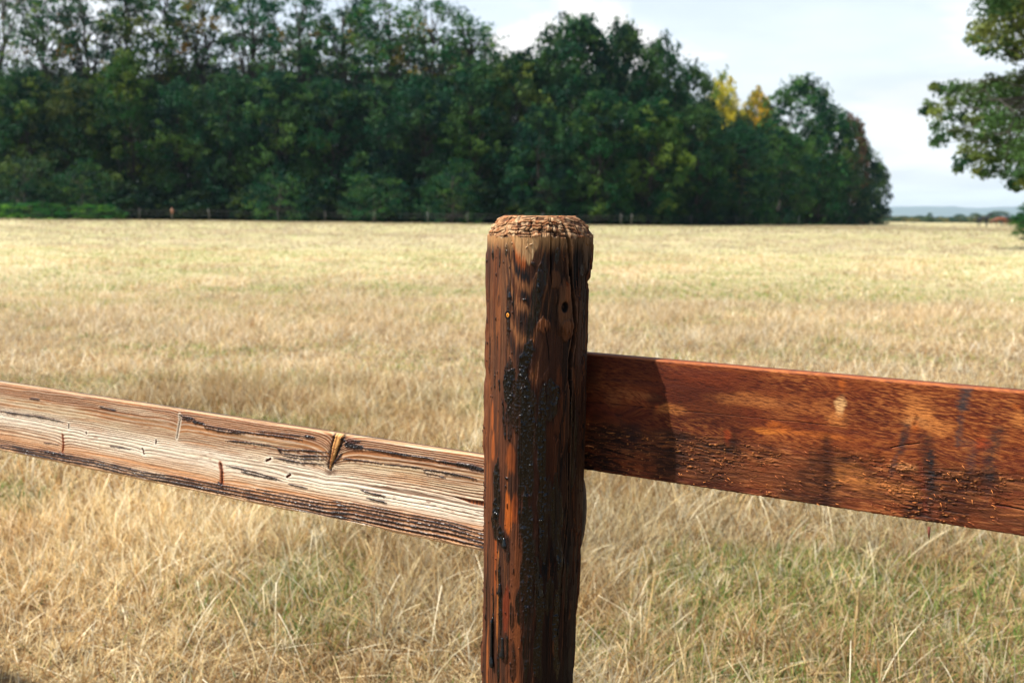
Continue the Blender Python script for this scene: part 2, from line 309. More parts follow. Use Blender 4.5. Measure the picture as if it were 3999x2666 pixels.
# ---------------------------------------------------------------- red-brown plank
def build_plank():
    zb, zt = .9935, 1.159
    s = steps([(-.665, -.55, .0012), (-.55, .0, .00085), (0, .12, .002), (.12, 1.6, .02)])
    nz = 300; z = np.linspace(zb, zt, nz)
    S, Z = np.meshgrid(s, z, indexing='ij'); T = (zt - Z) / (zt - zb)
    P = lambda *pts: [sz(*p) for p in pts]
    G = Z + .004 * (fbm(S * 5, Z * 14, 31, 3) - .5) + .05 * (S + .3) * 0
    kn = [(2400, 1620, .03, .012), (2548, 1586, .028, .012), (3026, 1670, .022, .007), (3285, 1520, .02, .006), (3575, 1650, .025, .003), (3617, 1800, .03, -.01), (2856, 1702, .02, .007), (3835, 1735, .02, .006)]
    for x, y, w, a in kn:
        ks, kz = sz(x, y); r2 = ((S - ks) / w) ** 2 + ((Z - kz) / (w * .6)) ** 2; G = G + a * np.exp(-r2) * np.sign(Z - kz + .002)
    red, rb, lt, br, dk, org, blk = (lin(*c) for c in ((106, 44, 23), (130, 62, 29), (208, 130, 66), (104, 60, 35), (28, 16, 14), (176, 90, 34), (12, 10, 11)))
    c = np.zeros(S.shape + (3,)) + red
    line0 = .56 + .1 * (fbm(S * 4, S * 0, 32, 2) - .5)
    lowr = ss(line0 - .05, line0 + .05, T)
    c = mixc(c, br, lowr * .75)
    c = mixc(c, rb, ss(.35, .7, fbm(S * 9, G * 50, 33)) * .7)
    c = mixc(c, lin(100, 44, 30), ss(.5, .7, fbm(S * 6, G * 120, 34)) * .7)
    # short slanting flecks of the planed upper half, long furry fibres in the rough lower half
    sl = S * .9 + (Z - G) * 2
    fleck = .6 * vn((S - Z * .6) * 130, (G + S * .12) * 1000, 35) + .4 * vn((S - Z * .5) * 260, (G + S * .1) * 1700, 351)
    lm = ss(.3, .75, fbm(S * 7, Z * 16, 36, 3))
    c = mixc(c, lt, ss(.36, .9, fleck) * (.05 + .55 * lm) * (1 - .5 * lowr))
    c = mixc(c, dk, ss(.5, .12, fleck) * (.6) * (1 - lowr * .4))
    fur = fbm(S * 60, G * 480, 37, 3)
    c = mixc(c, lin(176, 108, 62), ss(.54, .72, fur) * lowr * (.35 + .6 * lm))
    rough = ss(.34, .62, fbm(S * 14 + 3, Z * 22, 38, 4)) * lowr * .85
    clot = fbm(S * 95, Z * 520, 39, 4)
    c = mixc(c, blk, rough * ss(.48, .62, clot) * .8); c = mixc(c, blk, ss(.5, .66, fbm(S * 26, Z * 16, 40, 3)) * lowr * .6 * (.5 + .5 * ss(.4, .6, clot))); c = mixc(c, blk, ss(.55, .72, fbm(S * 5 + 2, Z * 9, 401, 3)) * .45)
    glint = ss(.83, .9, vn(S * 260 + 40 * Z, (Z - S * .2) * 900, 41)) * rough
    c = mixc(c, lin(220, 140, 72), glint * .7)
    # patches: pixel, half sizes in metres, colour, strength
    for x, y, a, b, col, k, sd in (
            (3285, 1500, .006, .013, org, .85, 1), (3281, 1590, .006, .013, lin(232, 180, 118), .95, 2), (3270, 1632, .012, .012, lt, .7, 3), (3574, 1580, .02, .018, lt, .85, 4),
            (3560, 1650, .02, .008, lin(205, 140, 82), .8, 5), (3576, 1655, .005, .012, org, .9, 6), (3660, 1665, .02, .01, lt, .7, 7), (3026, 1665, .016, .006, org, .95, 8), (2990, 1680, .03, .004, lin(220, 130, 50), .7, 9),
            (3200, 1700, .07, .004, lin(196, 108, 46), .6, 10), (3541, 1820, .014, .006, lin(205, 140, 86), .85, 11), (2560, 1570, .014, .012, lin(44, 24, 18), .8, 12), (2566, 1592, .004, .004, lin(150, 66, 32), .8, 13),
            (2620, 1600, .02, .007, lt, .6, 14), (2470, 1540, .03, .008, lin(150, 92, 52), .6, 15), (2395, 1565, .012, .01, lin(140, 84, 48), .5, 16), (2480, 1690, .012, .02, lin(46, 28, 26), .8, 17),
            (2340, 1830, .045, .035, lin(20, 13, 12), .85, 30), (2360, 1700, .03, .03, lin(26, 16, 13), .75, 31), (2300, 1450, .02, .025, lin(44, 24, 18), .7, 32), (2620, 1760, .03, .025, lin(30, 18, 15), .7, 33), (3150, 1960, .05, .012, lin(40, 24, 20), .7, 34), (3750, 1900, .05, .03, lin(38, 22, 18), .65, 35), (3950, 2060, .05, .012, lin(50, 30, 26), .6, 36), (2750, 1850, .04, .02, lin(44, 24, 18), .6, 37), (2840, 1705, .006, .008, lin(160, 66, 30), .8, 18), (2865, 1725, .005, .014, blk, .6, 19), (3230, 1740, .006, .012, lin(60, 30, 22), .6, 20), (3980, 1640, .012, .01, lt, .8, 21), (3975, 1590, .008, .006, org, .7, 22),  # near-black ones at the left end mix stain with painted-in post shade
            (3835, 1735, .009, .008, lin(170, 70, 34), .8, 23), (2600, 1690, .03, .01, lin(40, 26, 24), .6, 24), (3645, 1990, .006, .012, lin(160, 84, 50), .7, 25), (2900, 1560, .05, .01, lt, .35, 26), (3100, 1590, .05, .014, lt, .25, 27), (3420, 1900, .05, .012, lt, .45, 28), (3330, 1850, .03, .01, lt, .4, 29)):
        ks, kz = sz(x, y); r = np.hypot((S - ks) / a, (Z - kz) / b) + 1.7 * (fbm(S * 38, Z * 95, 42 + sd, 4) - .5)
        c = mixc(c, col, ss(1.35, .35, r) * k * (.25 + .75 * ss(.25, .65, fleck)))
    D = .0004 * (fleck - .5) + lowr * .0009 * (fur - .5) - rough * .0006 * ss(.45, .65, clot) + glint * .0014
    gl = np.zeros(S.shape)
    # vertical knot columns and tar smears
    for pts, w, col, k, g in ((((3230, 1725), (3240, 1850), (3225, 1974)), 20, lin(40, 20, 16), .8, 0), (((3617, 1716), (3632, 1860), (3622, 2041)), 26, lin(36, 26, 24), .9, .3),
                              (((3590, 1800), (3606, 1900), (3614, 2000)), 9, lin(120, 50, 28), .5, 0), (((3778, 1512), (3762, 1580)), 17, lin(50, 52, 54), .9, .5), (((3762, 1580), (3752, 1620), (3742, 1735)), 9, lin(50, 48, 50), .65, .4),
                              (((3541, 1673), (3528, 1720), (3515, 1764)), 13, lin(30, 34, 36), .85, .5), (((3500, 1780), (3478, 1850)), 8, lin(50, 46, 52), .6, .3),
                              (((3900, 1690), (3868, 1760), (3862, 1860)), 22, lin(26, 32, 34), .85, .5), (((3862, 1860), (3850, 1960)), 12, lin(34, 30, 34), .5, .3), (((3745, 1725), (3800, 1740), (3790, 1830)), 17, lin(52, 46, 50), .55, .4),
                              (((3636, 1770), (3640, 1900)), 9, lin(22, 28, 32), .85, .6), (((2410, 1620), (2470, 1700), (2500, 1740)), 10, lin(50, 32, 28), .6, 0), (((3580, 1625), (3573, 1655)), 6, lin(60, 30, 20), .7, 0)):
        d, par = polydist(S, Z, P(*pts)); w = w * .00031 * (.7 + .6 * fbm(S * 40, Z * 60, 70, 3)); k = k * .85; f = ss(w * 1.9, w * .1, d + .007 * (fbm(S * 90, Z * 260, 71, 4) - .5)) * k * (.55 + .45 * ss(.3, .6, fbm(S * 200, Z * 500, 711, 2)))
        c = mixc(c, col, f); gl = np.maximum(gl, f * g); D -= .0008 * f * (g == 0)
    # hairline splits
    for pts, w in ((((2300, 1742), (2380, 1757), (2475, 1785)), 2.2), (((3890, 1970), (3940, 1977), (3999, 1990)), 3), (((3590, 1730), (3520, 1738), (3480, 1748)), 2), (((2200, 1560), (2900, 1625), (3300, 1665)), .8)):
        d, par = polydist(S, Z, P(*pts)); f = ss(w * .0005, 0, d); c = mixc(c, blk, f); D -= .002 * f
    c = mixc(c, lin(190, 112, 62), ss(.0022, .0006, zt - Z) * .5)  # highlight painted along the top edge
    et = ss(.0022, 0, zt - Z); eb = ss(.0015, 0, Z - zb); D -= .0015 * et + .001 * eb
    Zw = Z + .0012 * (fbm(S * 25, S * 0, 72, 3) - .5) * (T < .02) + eb * .001 * (vn(S * 420, S * 0, 73) - .6) * ss(.3, .6, vn(S * 60, S * 0 + 4, 74))
    nb = 8; yb = np.full(nb, .027); zbk = np.linspace(zt - .001, zb + .001, nb)
    Y = np.concatenate([-D, np.tile(yb, (len(s), 1))], 1); ZZ = np.concatenate([Zw, np.tile(zbk, (len(s), 1))], 1)
    V = np.stack([np.repeat((s - S0)[:, None], Y.shape[1], 1), Y + (OFF - N0), ZZ], -1); n = V.shape[1]
    cc = np.concatenate([c, np.zeros((len(s), nb, 3)) + lin(110, 50, 28)], 1).reshape(-1, 3); gg = np.concatenate([gl, np.zeros((len(s), nb))], 1).ravel()
    V = V.reshape(-1, 3); cs = [V[:n].mean(0), V[-n:].mean(0)]; k = np.arange(n); b = (len(s) - 1) * n
    T3 = np.concatenate([np.stack([(k + 1) % n, k, np.full(n, len(V))], 1), np.stack([k + b, (k + 1) % n + b, np.full(n, len(V) + 1)], 1)])
    V = np.concatenate([V, cs]); cc = np.concatenate([cc, [lin(110, 50, 28)] * 2]); gg = np.concatenate([gg, [0, 0]])
    o = obj('plank', mesh_from('plank', V, gridq(len(s), n, True), {'col': cc, 'gloss': gg}, True, T3), M_PLANK, fence); rail_frame(o)
    o['label'] = 'rough red-brown stained plank with dark tar smears'
    # loose splinters standing off the rough lower half
    rs = np.random.RandomState(5); mb = MB()
    for i in range(100):
        if i < 120: x, y = rs.uniform(2650, 3950), 0; s0 = sz(x, 1700)[0]; z0 = zb + rs.beta(1.2, 2) * .085
        else: s0 = rs.uniform(-.6, .1); z0 = zb + .001
        L = rs.uniform(.002, .006); a = rs.normal(.25, .5) * (-1); p0 = np.array([s0 - S0, OFF - N0 - .0006, z0])
        if i >= 120: d = np.array([rs.uniform(-.5, 1), -.2, -rs.uniform(.1, .5)]) * L * .6
        else: d = np.array([math.cos(a) * L, -rs.uniform(.1, .4) * L, math.sin(a) * L])
        mb.tube([p0, p0 + d * .6 + (0, -.0004, 0), p0 + d], [.00035, .0003, .0001], 4, lin(*[(214, 130, 62), (170, 92, 44), (120, 60, 32)][rs.randint(3)]))
    px, pz = sz(3627, 2068); p0 = np.array([px - S0, OFF - N0 + .002, pz + .003]); mb.tube([p0, p0 + (.0002, 0, -.008), p0 + (.001, 0, -.016)], [.0018, .0014, .0002], 5, lin(96, 44, 26))
    px, pz = sz(2282, 1742); p0 = np.array([px - S0, OFF - N0 - .001, pz]); mb.tube([p0, p0 + (.008, -.004, .003), p0 + (.017, -.003, .002)], [.0006, .0008, .0003], 5, lin(200, 120, 66))
    f = obj('splinters', mb.mesh('splinters'), M_FENCE, o); f['kind'] = 'stuff'
build_plank()

# ---------------------------------------------------------------- tarred round post
PHI0 = math.atan2(-PC[1], -PC[0])            # direction from the post to the camera
PTOP = 1.349; LEAN = .5
def post_az(x, y):                            # pixel -> (arc length from the camera-facing line, height)
    d = ray(x, y); a = d[0] ** 2 + d[1] ** 2; q = (CAM - PC); b = 2 * (d[0] * q[0] + d[1] * q[1]); r = .0685
    disc = max(b * b - 4 * a * (q[0] ** 2 + q[1] ** 2 - r * r), 0); t = (-b - math.sqrt(disc)) / (2 * a); p = CAM + d * t
    z = p[2]; lean = math.tan(math.radians(LEAN)) * (PTOP - z)
    b = 2 * (d[0] * (q[0] + lean) + d[1] * q[1]); disc = max(b * b - 4 * a * ((q[0] + lean) ** 2 + q[1] ** 2 - r * r), 0); t = (-b - math.sqrt(disc)) / (2 * a); p = CAM + d * t
    th = math.atan2(p[1] - PC[1], p[0] - PC[0] + lean) - PHI0
    th = (th + PI) % (2 * PI) - PI
    return th * .0685, float(p[2])
def build_post():
    # sample angles: fine on the side seen, coarse behind
    ang = steps([(-PI, -1.75, .09), (-1.75, 1.75, .0075), (1.75, PI, .09)])[:-1]
    prof = [(r, 'top') for r in np.linspace(.0015, .053, 60)]
    ch = np.linspace(0, 1, 46)[1:]
    z = steps([(0, .55, .03), (.55, .66, .003), (.66, PTOP - .0205, .00068)])[::-1]
    na = len(ang); A1 = ang * .0685
    def taper(zz): return .0695 - .0032 * np.clip((PTOP - zz) / .68, 0, 1.3)
    # cross-section: a worn, slightly faceted round
    facet = 1 + .02 * np.cos(4 * ang + .6) - .012 * np.cos(7 * ang) 
    rows = []
    # ---- the side
    A, Z = np.meshgrid(A1, z); th = A / .0685
    R = taper(Z) * facet[None, :]
    P = lambda *pts: [post_az(*p) for p in pts]
    W = A + .0035 * (fbm(A * 20, Z * 3.2, 81, 3) - .5) + .0012 * (fbm(A * 60, Z * 14, 82, 2) - .5)   # wandering vertical grain
    org, rb, mid, dk, dbr, pale, tar = (lin(*c) for c in ((138, 76, 38), (92, 51, 30), (112, 76, 50), (18, 14, 13), (46, 29, 21), (190, 148, 102), (5, 7, 9)))
    c = np.zeros(A.shape + (3,)) + rb
    n1 = fbm(W * 55, Z * 3.5, 83, 4); c = mixc(c, org, ss(.5, .72, n1) * .6); c = mixc(c, dbr, ss(.5, .3, n1) * .85)
    c = mixc(c, dbr, ss(-.02, .02, A) * .8); c = mixc(c, lin(13, 16, 18), ss(.44, .6, fbm(W * 42, Z * 5.5, 831, 4)) * ss(-.02, .01, A) * .92)  # dark brown paints in the shaded right half, blackish blotches over it
    top = ss(PTOP - .3, PTOP - .12, Z); c = mixc(c, mid, top * .45 * ss(.3, .6, fbm(W * 90, Z * 7, 84)))
    # cathedral grain: nested points below a pale patch near the top
    ax, az_ = post_az(2055, 1040); ax2, az2 = post_az(2055, 1560)
    sh = (Z - az_) - np.abs(A - ax + .003 * (Z - az_)) ** 2 * 110          # arches opening upward
    sh = sh + .03 * (fbm(A * 60, Z * 9, 85, 3) - .5) + .014 * (vn(A * 500, Z * 9, 86) - .5)
    patch = ss(-.002, .004, sh) * ss(.035, .026, np.abs(A - ax)) * ss(PTOP, PTOP - .03, Z) ** 0
    c = mixc(c, pale, patch * .85); c = mixc(c, lin(236, 200, 150), patch * ss(.6, .8, vn(A * 1300, Z * 12, 87)) * .7)
    c = mixc(c, lin(180, 92, 40), ss(.012, .002, np.abs(sh)) * .6 * ss(.045, .02, np.abs(A - ax)) * (A < ax))
    for k, (o_, w_, st) in enumerate(((-.018, .010, 1), (-.046, .011, .95), (-.083, .017, 1), (-.13, .018, .95), (-.2, .02, .9))):
        f = ss(w_ * 1.3, w_ * .1, np.abs(sh - o_)) * ss(.05, .02, np.abs(A - ax - .008)) * ss(.3, .5, fbm(A * 80, Z * 14, 88 + k, 3)) * st; c = mixc(c, lin(24, 22, 24), f)
    for o_ in (-.032, -.063, -.105, -.16): c = mixc(c, lin(158, 106, 66), ss(.011, .001, np.abs(sh - o_)) * ss(.05, .02, np.abs(A - ax - .008)) * .5)
    D = .0009 * (n1 - .5)
    # grain lines
    g1 = vn(W * 700, Z * 5, 92); g2 = vn(W * 1500, Z * 16, 93)
    c = mixc(c, lin(44, 24, 16), ss(.66, .95, g1) * .55); c = mixc(c, lin(206, 118, 56), ss(.7, .95, g2) * .28)
    D += -.0007 * ss(.66, .95, g1) - .0002 * g2
    # flaked plates
    fl = fbm(W * 48, Z * 9 + .4 * vn(A * 300, Z * 40, 96), 95, 4); lev = ss(.47, .485, fl) + ss(.56, .575, fl) + ss(.64, .655, fl)
    fm = ss(-.015, .02, A) * .8 + .2
    D += .0012 * lev * fm; c = mixc(c, lin(150, 92, 52), ss(.012, .0, np.abs(fl - .562)) * .5 * fm); c = mixc(c, dk, ss(.5, .44, fl) * .5 * fm)
    c = mixc(c, lin(92, 60, 40), ss(.6, .68, fl) * .5 * fm)
    gl = np.zeros(A.shape) + .12 * ss(.03, -.02, A)
    # painted-in patches: pixel, half sizes (m), colour, strength, height
    for x, y, a, b, col, k, hgt, sd in ((1996, 1790, .009, .02, lin(170, 84, 30), .55, 0, 1), (1985, 2010, .006, .03, lin(196, 98, 30), .75, 0, 2), (2012, 1985, .005, .02, lin(170, 80, 28), .6, 0, 3), (1976, 2385, .007, .036, lin(120, 46, 20), .7, 0, 4),
                                        (1938, 2330, .0022, .07, lin(184, 108, 48), .7, 0, 5), (1895, 2560, .003, .05, lin(168, 94, 44), .7, 0, 6), (1919, 1620, .003, .02, lin(190, 98, 40), .5, 0, 7), (1921, 1740, .004, .02, lin(190, 98, 40), .5, 0, 8),
                                        (1940, 1230, .006, .04, lin(150, 88, 46), .5, 0, 9), (2215, 1140, .004, .014, lin(180, 92, 44), .6, .0005, 10), (2210, 1200, .013, .032, lin(128, 86, 56), .8, .0025, 11), (2212, 1290, .012, .012, lin(134, 84, 52), .7, .002, 12),
                                        (2170, 1090, .008, .012, lin(120, 78, 48), .6, .001, 13), (2120, 1270, .008, .01, lin(160, 96, 54), .7, .0012, 14), (2140, 1400, .02, .05, lin(74, 44, 30), .7, .0008, 15), (2140, 1780, .012, .05, lin(100, 52, 26), .6, 0, 16),
                                        (2110, 1950, .01, .06, lin(70, 36, 20), .7, 0, 17), (2180, 1560, .006, .04, lin(120, 66, 36), .6, .0006, 18), (2167, 2530, .0028, .014, lin(196, 122, 70), .9, .0012, 19), (2205, 2330, .003, .05, lin(96, 58, 36), .8, .0008, 20),
                                        (2232, 1010, .003, .03, lin(150, 110, 80), .7, .001, 21), (2290, 960, .01, .03, lin(112, 86, 62), .7, .001, 22), (1930, 2090, .003, .1, lin(190, 92, 34), .5, 0, 23)):
        pa, pz = post_az(x, y); r = np.hypot((A - pa) / a, (Z - pz) / b) + .9 * (fbm(A * 420, Z * 45, 100 + sd, 3) - .5)
        f = ss(1.2, .75, r); c = mixc(c, col, f * k * (.7 + .3 * g2)); D += hgt * ss(1.15, 1.0, r)
    # tar: polyline, half width px, strength, beads
    T_ = [(((1985, 1115), (1990, 1160), (1986, 1230), (1986, 1365)), 6, .9), (((1926, 938), (1926, 1020)), 5, .8), (((1950, 950), (1950, 1045)), 4, .7), (((1978, 935), (1977, 1000)), 7, .7), (((1947, 1150), (1942, 1200)), 7, .5),
          (((2010, 1130), (2012, 1260)), 4, .6), (((1940, 1290), (1936, 1370)), 5, .5), (((2118, 1010), (2115, 1100), (2105, 1180)), 14, .8), (((2120, 1090), (2098, 1240)), 10, .6),
          (((2075, 1330), (2055, 1400), (2040, 1470)), 20, .95), (((2050, 1440), (2030, 1540), (2020, 1620), (2040, 1700)), 38, 1), (((1995, 1400), (1988, 1480), (1995, 1560)), 16, .9), (((2000, 1560), (1990, 1640), (1992, 1720)), 16, .7),
          (((2060, 1480), (2068, 1580), (2058, 1700), (2055, 1800), (2052, 1920), (2058, 2020)), 30, 1), (((2052, 1900), (2056, 2050), (2064, 2180), (2056, 2420)), 24, .95), (((2130, 980), (2110, 1120), (2085, 1230), (2060, 1340)), 19, .62), (((2125, 1500), (2110, 1700), (2120, 1900), (2110, 2150)), 16, .93), (((1990, 1590), (1980, 1500), (2010, 1440)), 22, .95), (((2090, 2200), (2110, 2400), (2090, 2640)), 18, .93), (((2170, 2300), (2175, 2500), (2180, 2660)), 14, .93), (((1930, 1950), (1934, 2050), (1940, 2120)), 22, .95), (((1962, 1560), (1968, 1650), (1976, 1720)), 6, .9), (((1914, 1300), (1913, 1420), (1912, 1480)), 3, .8),
          (((1946, 1480), (1948, 1530)), 4, .7), (((1928, 1440), (1928, 1520)), 4, .7), (((1940, 1790), (1936, 1880), (1935, 1960), (1938, 2060)), 18, 1), (((1948, 2050), (1958, 2110), (1966, 2140)), 14, 1), (((1978, 2080), (1985, 2160), (1983, 2200)), 7, .9),
          (((1944, 2180), (1948, 2280), (1950, 2360), (1952, 2480)), 8, 1), (((1952, 2480), (1942, 2560), (1940, 2666)), 10, .9), (((1918, 2290), (1918, 2400), (1914, 2500), (1914, 2580)), 6, 1), (((1895, 2240), (1893, 2400), (1890, 2470)), 5, .9),
          (((1996, 2350), (1997, 2460)), 7, .8), (((2032, 2290), (2028, 2380), (2036, 2450)), 12, .9), (((2004, 2500), (2002, 2666)), 10, .75), (((1975, 2470), (1980, 2530), (1972, 2600)), 7, .8), (((2060, 2160), (2060, 2300), (2052, 2420)), 7, .6),
          (((2150, 1480), (2140, 1560), (2150, 1640)), 32, .75), (((2180, 960), (2176, 1030)), 9, .7), (((2275, 1030), (2272, 1080)), 11, .8), (((2240, 1500), (2244, 1700), (2240, 1900)), 16, .6), (((2145, 1860), (2120, 2040), (2125, 2200)), 20, .7),
          (((2170, 1850), (2170, 2100), (2200, 2250)), 22, .8), (((2150, 2250), (2140, 2400)), 18, .7), (((2080, 2180), (2060, 2450), (2055, 2666)), 16, .7), (((2220, 2200), (2215, 2400)), 8, .7), (((2100, 2560), (2112, 2666)), 12, .6), (((2180, 2120), (2190, 2300), (2160, 2500)), 14, .7), (((1906, 1980), (1900, 2200), (1897, 2300)), 2, .8)]
    for pts, w, st in T_:
        d, par = polydist(A, Z, P(*pts)); w = w * .00036 * (.55 + .9 * fbm(A * 160, Z * 30, 130, 3)); w = w * (.15 + .85 * ss(-.04, .22, par) * ss(1.04, .78, par))
        f = ss(w * 1.2, w * .8, d + (.0016 + w * 1.1) * (fbm(A * 330, Z * 34, 131, 4) - .5)) * ss(.1, .3, st - .5 + .6 * fbm(A * 110, Z * 18, 132, 3))
        c = mixc(c, lin(52, 26, 17), ss(w * 2.4, w, d) * .55 * st); f = f * (1 if st > .9 else .55 + .45 * ss(.42, .58, fbm(A * 500, Z * 22, 138, 3))); c = mixc(c, tar, f * .96); gl = np.maximum(gl, f * (st > .55))
        if st > .65:
            bd = .7 * ss(.62, .9, vn(A * 380, Z * 240, 133)); b2 = ss(.7, .95, vn(A * 800, Z * 600, 134)); b3 = ss(.6, .9, vn(A * 170, Z * 90, 135))
            D += f * (.0004 + .0012 * bd + .0006 * b2 + .001 * b3)
    # stray beads of tar over the lit half
    bead = ss(.86, .93, vn(A * 330, Z * 170, 136)) * ss(.01, -.015, A) * ss(.42, .55, fbm(W * 110, Z * 5, 137, 3)); c = mixc(c, tar, bead); gl = np.maximum(gl, bead); D += .0014 * bead
    # knot and its hole, the yellow borer spot
    ka, kz = post_az(2203, 1199); r = np.hypot((A - ka) / .0055, (Z - kz) / .0075); c = mixc(c, lin(20, 14, 12), ss(1.15, .85, r)); D -= .006 * ss(1.1, .3, r)
    c = mixc(c, lin(60, 40, 28), ss(.5, .3, r)); ka, kz = post_az(1985, 1230); r = np.hypot(A - ka, Z - kz); c = mixc(c, tar, ss(.0065, .005, r)); c = mixc(c, lin(236, 150, 50), ss(.0032, .0024, r) * ss(.0008, .0014, r)); D += .0006 * ss(.003, .002, r)
    c = c * (1 - .3 * ss(-.004, .03, A))[..., None] * (1 - .25 * ss(-.004, .02, A) * ss(PTOP - .15, PTOP - .35, Z))[..., None]   # the side away from the sun, its shade painted into the colour
    # the long drying split and two side steps
    split = P((2222, 860), (2223, 900), (2228, 1000), (2232, 1110), (2240, 1200), (2243, 1300), (2230, 1400), (2226, 1700), (2220, 2040), (2200, 2200), (2192, 2400), (2180, 2480))
    split = [(split[0][0], PTOP)] + split
    d, par = polydist(A, Z, split); w = .0030 * ss(1, .55, par) + .0006
    f = ss(w, w * .45, d); D -= .013 * f * (1 - .5 * par); c = mixc(c, lin(16, 11, 10), f); c = mixc(c, lin(120, 88, 64), ss(.0012, .0002, np.abs(d - w * 1.25)) * .5 * ss(1, .5, par))
    for pts, dep in ((((2152, 870), (2152, 1000), (2154, 1140)), .003), (((2262, 880), (2256, 1000), (2256, 1200), (2240, 1500)), .003), (((2190, 880), (2190, 960)), .002), (((2128, 1280), (2140, 1350), (2146, 1430)), .001), (((1890 + 100, 900), (1992, 1040)), .0008)):
        d, par = polydist(A, Z, P(*pts)); f = ss(.0011, .0003, d) * ss(1, .8, par); D -= dep * f; c = mixc(c, lin(22, 15, 13), f)
    sa = split[1][0]; sa2 = post_az(2152, 900)[0]
    D -= .0035 * ss(sa2 - .0008, sa2 + .0008, A) * ss(sa + .001, sa - .0005, A) * ss(PTOP - .11, PTOP - .05, Z)
    # chipped right shoulder and wavering silhouette
    right = ss(.055, .09, A); chip = ss(PTOP - .075, PTOP - .085, Z + .012 * (vn(A * 200, Z * 0, 140) - .5)); D -= .0035 * right * chip
    D += .002 * (fbm(A * 12, Z * 5, 141, 3) - .5) - .0018 * right * ss(.5, .52, fbm(A * 50, Z * 30, 142, 3))
    D += .0022 * ss(-.07, -.1, A) * (ss(.45, .7, fbm(A * 30, Z * 22, 143, 3)))
    # ---- profile rows: top disc, chamfer, side
    rimz = PTOP - .0265 + .0040 * (np.floor(vn(A1 * 190, A1 * 0 + 2, 150) * 4) / 4 - .5) + .002 * (vn(A1 * 700, A1 * 0, 151) - .5)
    inner = .0495 * (1 + .05 * np.cos(2 * ang + 1) + .03 * np.cos(5 * ang))
    blocks = []
    def place(R_, Z_):
        lean = math.tan(math.radians(LEAN)) * (PTOP - Z_); t = PHI0 + np.broadcast_to(ang[None, :], R_.shape)
        return np.stack([R_ * np.cos(t) - lean, R_ * np.sin(t), Z_], -1)
    rr = np.linspace(.001, 1, 60)[:, None] * inner[None, :]; tt = PHI0 + ang[None, :]; X0, Y0 = rr * np.cos(tt), rr * np.sin(tt)
    Rside0 = (R[0] + D[0])[None, :]; k = ch[:, None]
    rc = inner[None, :] + (Rside0 - inner[None, :]) * k ** .8; zc = (PTOP - .0005) + (rimz[None, :] - PTOP) * k ** 1.25
    def endgrain(X, Y, kk, rr_):
        g = vn((Y * .95 + X * .1 + .003 * fbm(X * 60, Y * 60, 152, 2)) * 520, X * 40, 153); h = vn(X * 330, Y * 260, 154); b = fbm(X * 110, Y * 150, 155, 3)
        cr = ss(.86, .95, vn(X * 170, Y * 30, 156))
        return g, h, b, cr
    def topcol(X, Y):
        g, h, b, cr = endgrain(X, Y, 0, 0)
        c_ = np.zeros(X.shape + (3,)) + lin(158, 116, 78); c_ = mixc(c_, lin(208, 174, 132), ss(.5, .85, h) * .5); c_ = mixc(c_, lin(116, 66, 38), ss(.5, .2, g) * .75); c_ = mixc(c_, lin(170, 92, 44), ss(.5, .7, b) * .5)
        c_ = mixc(c_, lin(60, 34, 24), cr * .8); return c_, g, h, b, cr
    ct, g, h, b, cr = topcol(X0, Y0); zt_ = PTOP + .0012 * (g - .5) + .0015 * (b - .5) - .002 * cr + 0 * X0
    # cracks across the end grain, incl. the split running in
    sp = split[1][0] / .0685; sx, sy = np.cos(PHI0 + sp), np.sin(PHI0 + sp)
    def crk(X, Y):
        along = X * sx + Y * sy; off = -X * sy + Y * sx; w_ = .0024 * ss(-.01, .05, along); return ss(w_, w_ * .5, np.abs(off + .001 * np.sin(along * 200))) * ss(0, .01, along)
    f = crk(X0, Y0); zt_ -= .012 * f; ct = mixc(ct, lin(18, 12, 10), f)
    blocks.append((place(rr, zt_), ct, np.zeros(rr.shape)))
    Xc, Yc = rc * np.cos(tt), rc * np.sin(tt); cc_, g, h, b, cr = topcol(Xc, Yc + zc * .9)
    lay = vn((zc + .15 * Yc) * 640 + 2.5 * vn(A1[None, :] * 60, zc * 0, 157) + 1.2 * vn(A1[None, :] * 260, zc * 300, 162), A1[None, :] * 60, 158); blk_ = vn(A1[None, :] * 230, zc * 200, 159)
    cr2 = ss(.74, .84, vn(A1[None, :] * 420 + 3 * fbm(zc * 200, A1[None, :] * 20, 160, 2), zc * 60, 161)); jag = ss(0, .15, k) * ss(1, .97, k)
    rc2 = rc + jag * (.0018 * (ss(.35, .65, lay) - .5) + .0012 * (blk_ - .5) - .0013 * cr2 + .002 * (b - .5)); zc2 = zc + jag * .0012 * (blk_ - .5) + 0 * rc
    cc_ = mixc(cc_, lin(66, 44, 30), ss(.55, .25, lay) * .8); cc_ = mixc(cc_, lin(34, 22, 16), cr2 * .8); cc_ = mixc(cc_, lin(236, 200, 154), ss(.6, .85, blk_) * .45); cc_ = mixc(cc_, lin(90, 62, 46), ss(.02, .05, A1)[None, :] * .45)
    f = ss(.0028, .0012, np.abs(A1[None, :] - split[1][0] + 0 * k)); rc2 = rc2 - .012 * f; cc_ = mixc(cc_, lin(16, 11, 10), f)
    blocks.append((place(rc2, zc2), cc_, np.zeros(rc.shape)))
    Zs = Z.copy(); dz = (rimz - (PTOP - .0205))[None, :]; Zs = Z + dz * ss(.035, 0, PTOP - .0205 - Z)
    endp = ss(PTOP - .026, PTOP - .021, Zs); c = mixc(c, lin(206, 158, 104), ss(PTOP - .05, PTOP - .024, Zs + .012 * (g1 - .5)) * .6 * (1 - .65 * ss(.01, .05, A)))
    Rr = R + D; Rr[0] = Rside0
    blocks.append((place(Rr[1:], Zs[1:]), c[1:], gl[1:]))
    V = np.concatenate([b_[0] for b_ in blocks]); cc = np.concatenate([b_[1] for b_ in blocks]); gg = np.concatenate([b_[2] for b_ in blocks])
